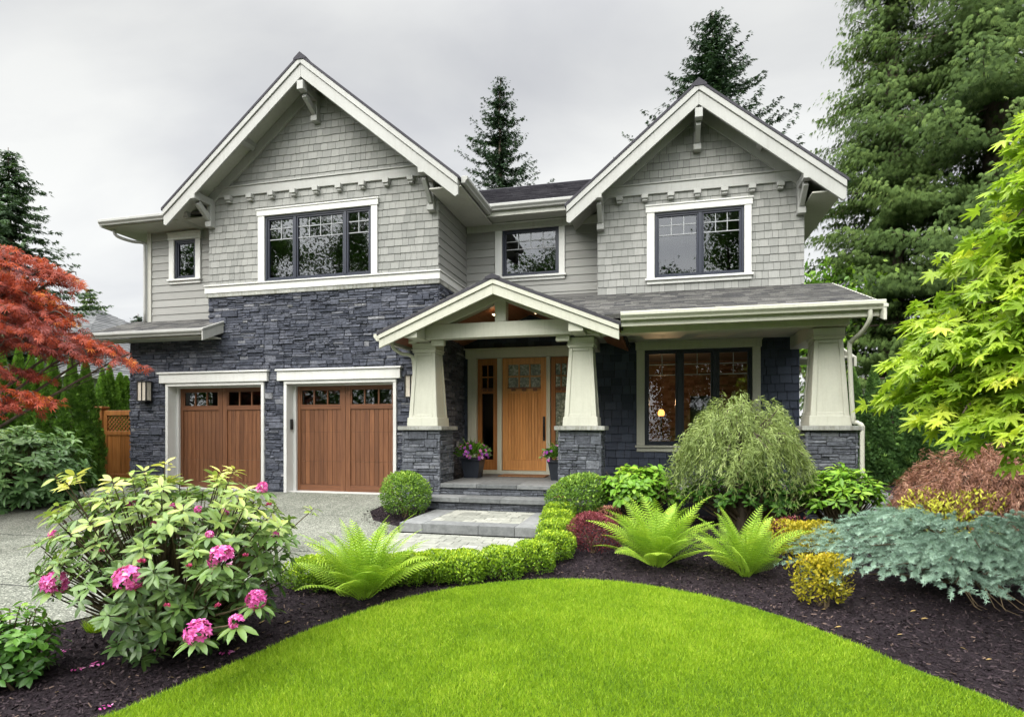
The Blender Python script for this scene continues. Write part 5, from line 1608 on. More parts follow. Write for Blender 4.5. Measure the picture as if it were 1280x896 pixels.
# round shrubs by the steps
blob_shrub('ball_shrub', at_ground(507, 646), (.42, .42, .37), 6500, .036, M['l_ball'], T_OVAL, 'round clipped ball shrub in front of the stone pier next to the garage', 'shrub', amp=.03, seed=80, bright_top=.22, up=.3)
blob_shrub('ball_shrub', at_ground(722, 650), (.47, .45, .36), 6000, .040, M['l_ball'], T_OVAL, 'loose rounded green shrub in front of the stone pier right of the steps', 'shrub', amp=.08, seed=81, bright_top=.2)
blob_shrub('salmon_shrub', at_ground(702, 640), (.17, .15, .12), 900, .030, M['l_salmon'], T_OVAL, 'little salmon pink shrub between the steps end and the round shrub', 'shrub', seed=82, stem=True)
blob_shrub('salmon_shrub', at_ground(760, 655), (.22, .16, .14), 800, .030, M['l_salmon'], T_OVAL, 'little salmon shrub peeking out behind the dark red barberry', 'shrub', seed=83)
blob_shrub('barberry', at_ground(742, 690), (.36, .32, .26), 5200, .024, M['l_barb'], T_OVAL, 'low dark red barberry mound between boxwood edging and fern', 'shrub', amp=.10, seed=84, up=.4, bright_top=.25)
blob_shrub('spirea', at_ground(1027, 757), (.205, .20, .25), 1700, .040, M['l_gold'], T_OVAL, 'gold spirea with orange tips beside the lawn and blue spruce', 'shrub', amp=.20, seed=85, up=.55, bright_top=.2, fill=.6)
blob_shrub('spirea', at_ground(1003, 704), (.36, .30, .25), 2300, .038, M['l_gold'], T_OVAL, 'gold spirea behind, half covered by the blue spruce tips', 'shrub', amp=.2, seed=86, up=.5, bright_top=.15, fill=.6)
blob_shrub('orange_spirea', at_ground(982, 690), (.22, .2, .22), 900, .034, M['l_barb'], T_LANCE, 'small reddish leaved shrub between the fern and the gold spirea', 'shrub', amp=.2, seed=87, up=.5)
blob_shrub('yellow_shrub', at_ground(1182, 673), (.58, .34, .27), 1700, .058, M['l_yellow'], T_LANCE, 'bright yellow low shrub between blue spruce and brown laceleaf mound', 'shrub', amp=.25, seed=88, up=.55, bright_top=.1, fill=.6)
# orange young tips low on the front spirea
# ---------------- whorled shrubs: stems that end in rosettes of long leaves
def whorl_shrub(name, loc, rad, n_tips, leaf, mat, tmpl, label, cat='shrub', per=(8, 11), seed=0, zc=None, low=-.25, droop=.25, inner=.45, size_t=.25, stems=True, blooms=(), group=None, jw=.06, shoots=0.0, open_low=False):
    global rng
    keep = rng; rng = np.random.default_rng(seed)
    root = empty(name, loc, label, cat, group)
    rx, ry, rz = rad; zc = rz if zc is None else zc
    d = rdir(n_tips * 3); d = d[d[:, 2] > low][:n_tips]; n = len(d)
    r_ = (1 - rng.random(n) ** 1.6 * inner) * (1 + rng.normal(size=n) * .05)
    r_ = r_ * np.where((d[:, 2] > .35) & (rng.random(n) < shoots), rng.uniform(1.08, 1.30, n), 1)
    if open_low: kp = ~((d[:, 0] < -.05) & (d[:, 2] < -.25)); d, r_ = d[kp], r_[kp]; n = len(d)
    tip = np.array([0, 0, zc]) + d * r_[:, None] * np.array([rx, ry, rz])
    axis = nrm(d * [.7, .7, .5] + UPV * .75 + rng.normal(size=(n, 3)) * .18)
    P_, F_, U_, S_, T_ = [], [], [], [], []
    for i in range(n):
        m = int(rng.integers(per[0], per[1] + 1)); a = np.arange(m) * 2.399 + rng.random() * 6
        e1 = nrm(np.cross(axis[i], [.3, .9, .1])); e2 = np.cross(axis[i], e1)
        rad_ = np.cos(a)[:, None] * e1 + np.sin(a)[:, None] * e2
        el = rng.uniform(-.25, .45, m) - droop * .4 + (np.arange(m) / m) * .35
        f = rad_ + axis[i] * el[:, None]
        P_.append(tip[i] + rad_ * .010 - axis[i] * rng.random(m)[:, None] * jw); F_.append(f); U_.append(axis[i] + rng.normal(size=(m, 3)) * .22)
        s = leaf * rng.uniform(.75, 1.2, m) * rng.uniform(.85, 1.1); S_.append(np.stack([s, s, s], 1))
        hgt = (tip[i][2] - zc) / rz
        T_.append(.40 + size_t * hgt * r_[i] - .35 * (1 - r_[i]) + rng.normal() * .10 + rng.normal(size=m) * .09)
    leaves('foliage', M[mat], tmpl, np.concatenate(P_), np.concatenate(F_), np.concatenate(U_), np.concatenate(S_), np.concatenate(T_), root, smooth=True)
    if stems:
        branchy('stem', M['stem'], (0, 0, -.03), [t - ax * .005 for t, ax in zip(tip, axis)], .013, .004, root, 4, .10, 4, .05)
    rng = keep
    return root, tip, axis

rh_loc = at_ground(217, 806)
rh, rtip, rax = whorl_shrub('rhododendron', rh_loc, (1.02, .78, .72), 520, .106, 'l_rhodo', T_LANCE, 'large rhododendron with pink flower trusses in the mulch bed by the driveway', 'rhododendron', seed=101, zc=.72, low=-.93, inner=.50, size_t=.40, shoots=.22, open_low=True)
def truss(root, p, r_, bud=False):
    global rng
    q = np.array(p) - np.array(root.location)
    if bud:
        n = 26; d = rdir(n); d[:, 2] = np.abs(d[:, 2]) * .9
        leaves('bud', M['f_bud'], T_OVAL, q + d * r_ * .35, d + UPV * .5, rdir(n), r_ * rng.uniform(.6, .9, n), rng.random(n), root)
        return
    nf = 40; c = nrm(rdir(nf) + np.array([.10, -.35, .45])); c = c * r_ * rng.uniform(.62, .85, nf)[:, None]
    P_, F_, U_, S_, T_ = [], [], [], [], []
    for k in range(nf):
        ax = nrm(c[k]); e1 = nrm(np.cross(ax, [.2, .5, .8])); e2 = np.cross(ax, e1)
        a = np.arange(5) * 2 * pi / 5 + rng.random() * 6
        rd = np.cos(a)[:, None] * e1 + np.sin(a)[:, None] * e2
        P_.append(q + c[k] + rd * .002); F_.append(rd + ax * .75); U_.append(ax - rd * .5); S_.append(np.full(5, r_ * .40) * rng.uniform(.8, 1.15, 5)); T_.append(.45 + rng.normal() * .2 + rng.normal(size=5) * .15)
    leaves('blossom', M['f_pink'], T_BROAD, np.concatenate(P_), np.concatenate(F_), np.concatenate(U_), np.concatenate(S_), np.concatenate(T_), root, smooth=True)
    # collar of leaves under the truss
    m = 8; a = np.arange(m) * 2 * pi / m + rng.random(); rd = np.stack([np.cos(a), np.sin(a), np.full(m, -.35)], 1)
    leaves('foliage', M['l_rhodo'], T_LANCE, q + rd * r_ * .3 - np.array([0, 0, r_ * .45]), rd, UPV + rng.normal(size=(m, 3)) * .2, .13 * rng.uniform(.85, 1.15, m), .38 + rng.normal(size=m) * .1, root, smooth=True)
    mb = MB(); b = np.array([q[0] * .35, q[1] * .35, max(.12, q[2] * .5)]); mb.tube([tuple(b), tuple((b + q) / 2 + np.array([0, 0, -.02])), tuple(q - np.array([0, 0, r_ * .3]))], [.010, .007, .005], 5, cap=False)
    mb.build('stem', M['stem'], root, local=True)
dr = 4.35
for (u, v, d_, r_, bud) in [(163, 628, 4.75, .045, False), (220, 637, 4.35, .058, False), (248, 637, 4.5, .034, False), (281, 641, 4.6, .036, False), (328, 610, 4.7, .056, False), (67, 668, 4.5, .040, False),
                            (69, 728, 4.15, .098, False), (161, 723, 3.95, .105, False), (277, 697, 3.9, .095, False), (320, 749, 4.0, .078, False), (296, 777, 3.85, .058, False), (248, 791, 3.75, .096, False),
                            (209, 758, 3.9, .030, True), (177, 703, 4.0, .034, True), (272, 758, 3.9, .030, True), (336, 632, 4.6, .032, True), (193, 655, 4.3, .030, False), (262, 668, 4.2, .034, False), (125, 690, 4.2, .030, True), (345, 668, 4.4, .030, False), (307, 695, 4.1, .026, True), (236, 708, 3.9, .026, True)]:
    truss(rh, at_depth(u, v, d_), r_ * .9, bud)

whorl_shrub('laurel_shrub', at_ground(32, 633), (1.12, 1.0, .84), 420, .17, 'l_rhback', T_LANCE, 'big dark leaved evergreen shrub at the driveway edge below the red maple', 'shrub', seed=102, zc=.74, low=-.85, size_t=.36, inner=.35)
whorl_shrub('leafy_shrub', at_ground(8, 852), (.32, .32, .27), 130, .078, 'l_shrub', T_OVAL, 'low glossy green leafy shrub in the mulch nearest the driveway', 'shrub', per=(6, 9), seed=103, zc=.24, low=-.8, inner=.5, jw=.08, size_t=.3)
whorl_shrub('broadleaf_shrub', at_ground(797, 652), (.62, .50, .42), 150, .125, 'l_bright', T_BROAD, 'bright green broad leaved shrub below the porch window', 'shrub', per=(7, 9), seed=104, zc=.50, size_t=.3, inner=.5, jw=.12)
whorl_shrub('broadleaf_shrub', at_ground(1052, 668), (.58, .46, .44), 150, .13, 'l_bright', T_LANCE, 'bright green long leaved shrub in front of the outer stone pier', 'shrub', per=(7, 9), seed=105, zc=.52, size_t=.26, inner=.5, jw=.1)
whorl_shrub('broadleaf_shrub', at_ground(940, 662), (1.05, .42, .44), 210, .11, 'l_shrub', T_OVAL, 'mid green shrub behind the trunk of the weeping tree', 'shrub', per=(6, 9), seed=106, zc=.50, size_t=.22, inner=.5, jw=.1)

# ---------------- ferns
def fern(loc, n_fr, L0, label, seed, group='ferns in the front beds', spread=(5, 54), lean=(0, 0)):
    global rng
    keep = rng; rng = np.random.default_rng(seed)
    root = empty('fern', loc, label, 'fern', group)
    P_, F_, U_, S_, T_ = [], [], [], [], []
    rach = MB()
    for i in range(n_fr):
        a = 2.399 * i + rng.normal() * .2
        tilt = R(spread[0] + (spread[1] - spread[0]) * (i / n_fr) ** .8 + rng.normal() * 4)
        L = L0 * rng.uniform(.78, 1.08) * (1 - .12 * (i / n_fr))
        out = np.array([cos(a) + lean[0], sin(a) + lean[1], 0]); out /= np.linalg.norm(out)
        m = 27; q = np.linspace(0, 1, m); ang = tilt + R(46) * q ** 2.2
        dxy = np.cumsum(np.sin(ang)) / m * L; dz = np.cumsum(np.cos(ang)) / m * L
        c = out * (dxy + .03)[:, None]; c[:, 2] = dz - .02
        tan = np.gradient(c, axis=0); tan = nrm(tan)
        sd = nrm(np.cross(tan, UPV)); tw = rng.normal() * .25
        nn = nrm(np.cross(sd, tan)); sd2 = sd * cos(tw) + nn * sin(tw); nn2 = nrm(np.cross(sd2, tan))
        rach.tube([tuple(x) for x in c[::4]] + [tuple(c[-1])], list(np.linspace(.006, .0015, len(c[::4]) + 1)), 4, cap=False)
        w = .155 * L0 * np.clip(np.minimum((q - .10) / .22, (1.02 - q) / .55), 0, 1) ** .8
        tb = .46 + rng.normal() * .10
        for sg in (-1, 1):
            k = w > .006
            P_.append(c[k]); F_.append(sd2[k] * sg + tan[k] * (.25 + .5 * q[k])[:, None] - nn2[k] * -.0 + np.array([0, 0, -.12])); U_.append(nn2[k])
            S_.append(np.stack([np.full(k.sum(), L0 * .025) * (.6 + .5 * np.minimum(1, w[k] / .1)), w[k], w[k]], 1)); T_.append(tb + .10 * q[k] + rng.normal(size=k.sum()) * .11)
    # a pinna is a comb of small lobes
    tv, tf = [], []; nl = 7
    for j in range(nl):
        y0, y1 = j / nl, (j + .96) / nl; ww = .5 * (1 - .75 * j / nl)
        for sg in (-1, 1):
            b = len(tv); tv += [(0, y0, 0), (sg * ww, y0 + .10, -.03), (sg * ww * .9, y1 + .02, -.03), (0, y1, 0)]; tf.append((b, b + 1, b + 2, b + 3))
    leaves('frond', M['l_fern'], (tv, tf), np.concatenate(P_), np.concatenate(F_), np.concatenate(U_), np.concatenate(S_), np.concatenate(T_), root)
    rach.build('stem', M['l_fern'], root, local=True)
    rng = keep
fern(at_ground(455, 748), 44, 1.0, 'yellow green fern between the rhododendron and the boxwood edging', 111)
fern(at_ground(822, 708), 42, 1.04, 'wide green fern next to the dark red barberry', 112)
fern(at_ground(932, 720), 34, .90, 'smaller upright fern in front of the weeping tree trunk', 113, spread=(5, 46))

# ---------------- strands: weeping tree and laceleaf mound
def weeper(name, loc, rad, top, n, mat, label, cat, seed, fall=1.0, leaf=.07, lw=.16, trunk=True, per=18, hem=.25, tr=.05, dome=.55, sprd=.45, bow=.3):
    global rng
    keep = rng; rng = np.random.default_rng(seed)
    root = empty(name, loc, label, cat)
    rx, ry = rad
    P_, F_, U_, S_, T_ = [], [], [], [], []
    br = MB()
    for i in range(n):
        a = rng.random() * 2 * pi; rr_ = rng.random() ** .6
        sx, sy = cos(a) * rx * rr_ * .86, sin(a) * ry * rr_ * .86
        zt = top * (1 - dome * rr_ ** 2.0) + rng.normal() * .07 + .17 * sin(a * 4 + rr_ * 6)
        Ls = rng.uniform(.35, 1.0) * fall * max(.25, zt - hem * (.75 + .8 * rng.random() ** 1.5 + .30 * sin(a * 3 + 1)))
        q = np.linspace(0, 1, per)
        ox, oy = cos(a) * rng.uniform(.4, 1) * sprd, sin(a) * rng.uniform(.4, 1) * sprd * ry / rx
        c = np.stack([sx + ox * (1 - (1 - q) ** 2) * Ls, sy + oy * (1 - (1 - q) ** 2) * Ls, zt + bow * Ls * q * (1 - q) - Ls * q ** 1.5], 1)
        c[:, :2] += (rng.normal(size=2) * .06)[None] * q[:, None]
        c[:, 2] = np.maximum(c[:, 2], .05 + .1 * rng.random())
        tan = nrm(np.gradient(c, axis=0))
        tb = .42 + rng.normal() * .19 + .18 * (1 - q) * (rr_ > .0) - .12 * (rng.random() < .3)
        for _ in range(2):
            P_.append(c + rng.normal(size=(per, 3)) * .012); F_.append(tan * .7 + rng.normal(size=(per, 3)) * .55 + np.array([cos(a) * .25, sin(a) * .25, -.25])); U_.append(rng.normal(size=(per, 3)) + [cos(a), sin(a), .6])
            s = leaf * rng.uniform(.6, 1.25, per); S_.append(np.stack([s * lw / .5 * .5, s, s], 1)); T_.append(tb + rng.normal(size=per) * .08)
        if i % 12 == 0 and trunk is not None: br.tube([(0, 0, top * .62), (sx * .5, sy * .5, top * .8 + .0), tuple(c[0]), tuple(c[per // 3])], [.014, .010, .006, .003], 4, cap=False)
    leaves('foliage', M[mat], T_THIN, np.concatenate(P_), np.concatenate(F_), np.concatenate(U_), np.concatenate(S_), np.concatenate(T_), root)
    if br.v: br.build('branch', M['trunk'], root, local=True)
    if trunk:
        mb = MB(); mb.tube([(0, 0, -.08), (.02, 0, top * .22), (-.02, .02, top * .45), (.0, 0, top * .66)], [tr * 1.3, tr, tr * .95, tr * .7], 9); mb.build('trunk', M['trunk'], root, local=True, smooth=True)
    rng = keep
    return root
p = at_ground(926, 664)
weeper('weeping_tree', p, (1.00, .92), 1.78, 760, 'l_weep', 'small weeping tree with a dome of pale thread leaves in front of the porch window', 'tree', 121, fall=1.0, leaf=.082, lw=.13, hem=.58, tr=.062, dome=.36, sprd=.30)
p = at_ground(1225, 668)
weeper('laceleaf_maple', (p[0] + .35, p[1] + .35, p[2]), (1.50, 1.1), 1.02, 1150, 'l_lace', 'brown laceleaf maple mound in front of the dark hedge', 'maple', 122, fall=.9, leaf=.075, lw=.15, hem=.05, tr=.045, dome=.62, sprd=.5, bow=.4)

# ---------------- low blue spruce
def blue_spruce(loc, label, seed):
    global rng
    keep = rng; rng = np.random.default_rng(seed)
    root = empty('blue_spruce', loc, label, 'spruce')
    tips, dirs, lens = [], [], []
    br = MB()
    for i in range(120):
        a = rng.random() * 2 * pi; lay = rng.random()
        L = (.72 + .70 * rng.random()) * (1.12 - .35 * lay)
        z0 = .16 + .58 * lay
        out = np.array([cos(a) * 1.12, sin(a) * .9, 0]); sd = np.array([-sin(a), cos(a), 0])
        q = np.linspace(0, 1, 9); c = out * (q * L)[:, None]; c[:, 2] = z0 * (.35 + .65 * np.minimum(1, q * 2.2)) + .10 * np.sin(q * 2.2) - .16 * q ** 2.2 * lay * L
        c[:, 2] = np.maximum(c[:, 2], .13)
        if i % 2 == 0: br.tube([tuple(x - np.array([0, 0, .045])) for x in c[:7:2]], [.014, .011, .008, .005, .004][:len(c[:7:2])], 5, cap=False)
        for j in range(2, 9):
            for sg in (-1, 1, -1, 1):
                if rng.random() < .26: continue
                f = nrm(out * .75 + sd * sg * rng.uniform(.15, 1.0) + np.array([0, 0, rng.uniform(-.10, .16)]))
                s0 = c[j] - out * L * .06 * rng.random() + sd * sg * rng.random() * .14
                tips.append(s0 + np.array([0, 0, rng.normal() * .02])); dirs.append(f); lens.append(rng.uniform(.09, .17))
        tips.append(c[-1]); dirs.append(nrm(out + [0, 0, -.2])); lens.append(.15)
    tips, dirs, lens = np.array(tips), np.array(dirs), np.array(lens)
    m = 58; n = len(tips)
    q = rng.random((n, m)); ang = rng.random((n, m)) * 2 * pi
    e1 = nrm(np.cross(dirs, [.1, .2, .95])); e2 = np.cross(dirs, e1)
    rd = np.cos(ang)[..., None] * e1[:, None] + np.sin(ang)[..., None] * e2[:, None]
    sag = np.array([0, 0, -.18]) * (q ** 2)[..., None] * lens[:, None, None]
    pos = tips[:, None] + dirs[:, None] * (q * lens[:, None])[..., None] + sag + rd * .003
    f = rd * .90 + dirs[:, None] * .50 + UPV * .15
    tn = np.repeat(rng.normal(size=n) * .12, m).reshape(n, m) + .36 + rng.normal(size=(n, m)) * .10 + .24 * q
    S = np.stack([np.full(n * m, .0065), rng.uniform(.022, .034, n * m), np.full(n * m, .01)], 1)
    leaves('needles', M['l_blue'], T_NEEDLE, pos.reshape(-1, 3), f.reshape(-1, 3), rd.reshape(-1, 3) + .01, S, tn.reshape(-1), root)
    for k in range(9):
        a = rng.uniform(3.6, 5.6); l = rng.uniform(.2, .5)
        br.tube([(0, 0, .02), (cos(a) * l * .5, sin(a) * l * .5, .16), (cos(a) * l, sin(a) * l, .06 + .12 * rng.random())], [.016, .009, .004], 5, cap=False)
    br.build('branch', M['stem'], root, local=True)
    tw = MB()
    for k in range(8):
        a = rng.uniform(3.9, 5.4); l = rng.uniform(.2, .42); x0 = rng.uniform(-.2, .15)
        tw.tube([(x0, -.35, .22), (x0 + cos(a) * l * .3, -.42, .12), (x0 + cos(a) * l * .7, -.42 - l * .5, .02), (x0 + cos(a) * l, -.45 - l * .75, .012)], [.006, .004, .003, .0015], 4, cap=False)
    tw.build('twig', M['twig'], root, local=True)
    rng = keep
p = at_ground(1206, 741)
blue_spruce(p, 'low spreading blue spruce in the mulch bed beside the lawn', 131)

# ---------------- maples that lean into the picture
def layered_maple(name, loc, H, pads, leaf, n, mat, tmpl, label, seed, trunk_r=.10, droop=.35, upj=.35, per_pad=None, tcol=0.0, outw=.8, sfx=.1, per_twig=14, twig_len=.45):
    """pads: flat clouds of leaves (centre, radii), each carried by a limb from the trunk"""
    global rng
    keep = rng; rng = np.random.default_rng(seed)
    root = empty(name, loc, label, 'maple'); loc = np.array(loc)
    vol = np.array([a[0] * a[1] * (a[2] + .12) for _, a, *_r in pads]) ** .8; cnt = np.maximum(30, (n * vol / vol.sum()).astype(int))
    P_, F_, U_, S_, T_ = [], [], [], [], []
    br = MB()
    for (c, a, *rest), k in zip(pads, cnt):
        c = np.array(c) - loc; a = np.array(a)
        hor = c[:2] / max(.3, np.linalg.norm(c[:2])); slope = rest[0] if rest else .3
        # twigs run outwards through the pad; leaves hang along both sides of each
        nt = max(4, k // per_twig); m = per_twig
        d0 = rdir(nt) * (rng.random(nt) ** (1 / 2.6))[:, None]
        p0 = c + d0 * a; p0[:, 2] -= ((p0[:, :2] - c[:2]) @ hor) * slope
        td = np.concatenate([d0[:, :2] * .6 + hor * outw + rng.normal(size=(nt, 2)) * .35, rng.normal(size=(nt, 1)) * .10 - .12], 1); td = nrm(td)
        ts = nrm(np.cross(td, UPV)); tl = twig_len * rng.uniform(.5, 1.2, nt)
        q = (np.arange(m) + .5) / m
        P3 = p0[:, None] + td[:, None] * ((q - .35)[None, :] * tl[:, None])[..., None]; P3[..., 2] -= (.30 * tl[:, None] * q[None, :] ** 2)
        sg = np.where(np.arange(m) % 2 == 0, 1.0, -1.0)[None, :, None]
        F3 = td[:, None] * (.45 + .6 * q)[None, :, None] + ts[:, None] * sg * (.75 - .5 * q)[None, :, None] + np.array([0, 0, -droop]) + rng.normal(size=(nt, m, 3)) * .25
        P_.append((P3 + rng.normal(size=P3.shape) * .02).reshape(-1, 3)); F_.append(F3.reshape(-1, 3)); k = nt * m
        U_.append(UPV + rng.normal(size=(k, 3)) * upj)
        S_.append(leaf * rng.uniform(.6, 1.2, k))
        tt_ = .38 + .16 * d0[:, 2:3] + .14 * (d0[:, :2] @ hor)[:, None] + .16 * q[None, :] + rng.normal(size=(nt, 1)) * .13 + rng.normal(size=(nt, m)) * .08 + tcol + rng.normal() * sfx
        T_.append(tt_.reshape(-1))
        for w_ in range(0, nt, 3):
            br.tube([tuple(P3[w_, 0]), tuple(P3[w_, m // 2]), tuple(P3[w_, -1])], [.004, .003, .0015], 3, cap=False)
        st = np.array([0, 0, max(.45, min(H * .85, c[2] - .75 * np.linalg.norm(c[:2])))])
        end = c + np.array([hor[0] * a[0] * .6, hor[1] * a[1] * .6, -slope * .6 * a[0]])
        mid = st + (c - st) * .55 + np.array([0, 0, .12]) + rng.normal(size=3) * .05
        br.tube(spline([tuple(st), tuple(mid), tuple(c), tuple(end)], 4), list(np.linspace(trunk_r * .30, .004, 13)), 6, cap=False)
        for _ in range(6):
            t = c + rdir(1)[0] * a * .8; t[2] -= ((t[:2] - c[:2]) @ hor) * slope
            s0 = mid + (c - mid) * rng.uniform(.3, 1)
            br.tube([tuple(s0), tuple((s0 + t) / 2 + rng.normal(size=3) * .03), tuple(t)], [.009, .006, .003], 4, cap=False)
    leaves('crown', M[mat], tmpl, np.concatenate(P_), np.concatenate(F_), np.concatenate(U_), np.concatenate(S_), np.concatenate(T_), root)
    br.build('branch', M['trunk'], root, local=True, smooth=True)
    mb = MB(); mb.tube([(0, 0, -.1), (.05, .02, H * .35), (-.03, 0, H * .7), (0, 0, H)], [trunk_r * 1.2, trunk_r, trunk_r * .8, trunk_r * .4], 9); mb.build('trunk', M['trunk'], root, local=True, smooth=True)
    rng = keep
    return root
def pad(u, v, d, rx, ry, rz, slope=.3): return (at_depth(u, v, d), (rx, ry, rz), slope)
lx = at_depth(1440, 535, 5.1)
lime_pads = [pad(1332, 165, 4.9, .33, .4, .15, .35), pad(1362, 120, 5.0, .45, .5, .18, .3), pad(1322, 215, 4.8, .38, .5, .15, .35), pad(1294, 262, 4.8, .36, .5, .14, .4), pad(1342, 280, 4.7, .45, .6, .2, .3),
             pad(1260, 305, 4.9, .38, .5, .12, .35), pad(1237, 350, 4.9, .42, .5, .12, .35), pad(1294, 345, 4.6, .45, .6, .18, .3), pad(1200, 392, 5.0, .36, .5, .11, .35), pad(1257, 400, 4.6, .45, .6, .18, .3), pad(1327, 400, 4.4, .5, .6, .22, .3),
             pad(1192, 430, 4.9, .36, .5, .10, .3), pad(1217, 455, 4.7, .40, .5, .14, .3), pad(1280, 460, 4.4, .45, .6, .18, .3), pad(1172, 484, 4.9, .28, .4, .08, .25), pad(1227, 508, 4.6, .36, .5, .11, .25), pad(1300, 515, 4.2, .38, .5, .13, .25),
             pad(1300, 560, 4.2, .14, .3, .05, .2), pad(1347, 480, 4.2, .5, .6, .3, .3), pad(1367, 340, 4.5, .55, .6, .35, .3), pad(1384, 210, 4.8, .55, .6, .35, .3)]
prr = random.Random(5)
def far_side(pads, trunk, cnt, rlo, rhi, zlo, zhi, size, a0, a1):
    """the rest of the crown, round the other sides of the trunk"""
    for i in range(cnt):
        z = zlo + (zhi - zlo) * (i + prr.random()) / cnt
        a = prr.uniform(a0, a1); k = 1 - .55 * abs((z - zlo) / (zhi - zlo) - .35)
        r_ = prr.uniform(rlo, rhi) * k
        pads.append(((trunk[0] + cos(a) * r_, trunk[1] + sin(a) * r_, z), (size * prr.uniform(.75, 1.1), size * prr.uniform(.8, 1.1), size * .38), .3))
n_near = len(lime_pads)
far_side(lime_pads, lx, 24, .5, 1.5, 1.35, 4.3, .52, R(-95), R(100))
layered_maple('lime_maple', (lx[0], lx[1], gz(lx[1])), 3.6, lime_pads, .128, 11000, 'l_lime', T_MAPLE, 'lime yellow maple with large pointed leaves reaching in over the blue spruce', 141, trunk_r=.11, droop=.42, upj=.55, per_twig=9, twig_len=.45)
rx_ = at_depth(-140, 535, 10.2)
red_pads = [pad(12, 318, 10.2, .62, .8, .15, .28), pad(48, 340, 10.2, .58, .8, .13, .22), pad(-30, 340, 10.0, .9, .9, .25, .25), pad(12, 364, 10.0, .75, .9, .19, .28), pad(58, 392, 10.0, .60, .8, .15, .30), pad(82, 343, 10.4, .26, .4, .05, .10),
            pad(98, 420, 10.0, .52, .7, .11, .34), pad(128, 436, 9.9, .40, .6, .09, .34), pad(150, 447, 9.9, .24, .4, .06, .32), pad(40, 412, 9.8, .75, .9, .15, .28), pad(-20, 400, 9.8, 1.0, .9, .30, .2), pad(90, 440, 9.8, .45, .6, .08, .28),
            pad(10, 425, 9.6, .6, .7, .10, .2), pad(0, 462, 9.4, .38, .6, .12, .25), pad(28, 492, 9.3, .45, .5, .09, .22), pad(-10, 498, 9.2, .45, .6, .12, .25)]
far_side(red_pads, rx_, 20, .6, 2.6, 2.0, 4.5, .85, R(60), R(330))
layered_maple('red_maple', (rx_[0], rx_[1], gz(rx_[1])), 3.0, red_pads, .110, 25000, 'l_red', T_PALM, 'red japanese maple with fine leaves arching over the driveway edge', 142, trunk_r=.13, droop=.45, upj=.8, sfx=.10, per_twig=16, twig_len=.42)

# ---------------- entry pots, mat
def pot_plant(loc, label, seed, s=1.0):
    global rng
    keep = rng; rng = np.random.default_rng(seed)
    root = empty('potted_flowers', loc, label, 'planter', 'planters flanking the front door')
    p = MB(); ring4(p, (0, 0), .125 * s, .125 * s, 0, .17 * s, .17 * s, .30 * s); ring4(p, (0, 0), .182 * s, .182 * s, .3005 * s, .185 * s, .185 * s, .345 * s)
    p.build('pot', M['pot'], root, .008, local=True)
    n = 620; d = rdir(n); d[:, 2] = np.abs(d[:, 2]) - .25
    pos = np.array([0, 0, .42 * s]) + d * (rng.random(n) ** .5)[:, None] * np.array([.30, .28, .22]) * s
    leaves('foliage', M['l_shrub'], T_LANCE, pos, d + UPV * .4 + rdir(n) * .5, rdir(n) + UPV, .075 * s * rng.uniform(.6, 1.3, n), .45 + rng.normal(size=n) * .2, root)
    n = 26; a = rng.random(n) * 6.28; pos = np.stack([np.cos(a) * .05, np.sin(a) * .05, np.full(n, .42)], 1) * s
    leaves('foliage', M['l_bright'], T_THIN, pos, np.stack([np.cos(a) * .6, np.sin(a) * .6, np.ones(n) * .9], 1) + rdir(n) * .2, rdir(n), np.stack([np.full(n, .018), rng.uniform(.22, .36, n), np.full(n, .2)], 1) * s, .4 + rng.normal(size=n) * .2, root)
    nf = 62; d = rdir(nf); d[:, 2] = np.abs(d[:, 2]) * .9 - .25; d = nrm(d); c = np.array([0, 0, .40 * s]) + d * np.array([.31, .29, .22]) * s
    P_, F_, U_, T_ = [], [], [], []
    for k in range(nf):
        ax = nrm(d[k] + UPV * .2); e1 = nrm(np.cross(ax, [.2, .5, .8])); e2 = np.cross(ax, e1); a = np.arange(5) * 1.2566
        rd = np.cos(a)[:, None] * e1 + np.sin(a)[:, None] * e2
        P_.append(c[k] + rd * .002); F_.append(rd + ax * .3); U_.append(np.tile(ax, (5, 1))); T_.append(np.full(5, rng.random()))
    leaves('blossom', M['f_purple'], T_BROAD, np.concatenate(P_), np.concatenate(F_), np.concatenate(U_), np.full(nf * 5, .034 * s), np.concatenate(T_), root)
    rng = keep
pot_plant((-3.66, 11.35, PF), 'dark tapered pot of purple and pink flowers beside the sidelight on the porch', 151, 1.15)
pot_plant((-1.88, 11.20, PF), 'dark pot of purple flowers half hidden by the pier right of the door', 152, 1.1)
mb = MB(); mb.box(-3.22, -2.24, 11.62, 12.14, PF, PF + .022); tag(mb.build('doormat', M['mat_coir'], bevel=.006), 'brown coir doormat lying in front of the front door', 'doormat')

# ---------------- grass tuft, litter, mulch chips, lawn blades
p = at_ground(122, 788)
t_root = empty('grass_tuft', p, 'small tuft of yellow green grass in the mulch at the driveway edge', 'grass tuft')
n = 260; a = rng.random(n) * 6.28; r_ = rng.random(n) ** .5 * .09
leaves('blades', M['grass'], T_NEEDLE, np.stack([np.cos(a) * r_, np.sin(a) * r_ * .8, np.zeros(n)], 1), np.stack([np.cos(a) * .55, np.sin(a) * .55, np.ones(n)], 1) + rdir(n) * .25, rdir(n), np.stack([np.full(n, .006), rng.uniform(.07, .15, n), np.full(n, .1)], 1), .55 + rng.normal(size=n) * .2, t_root)

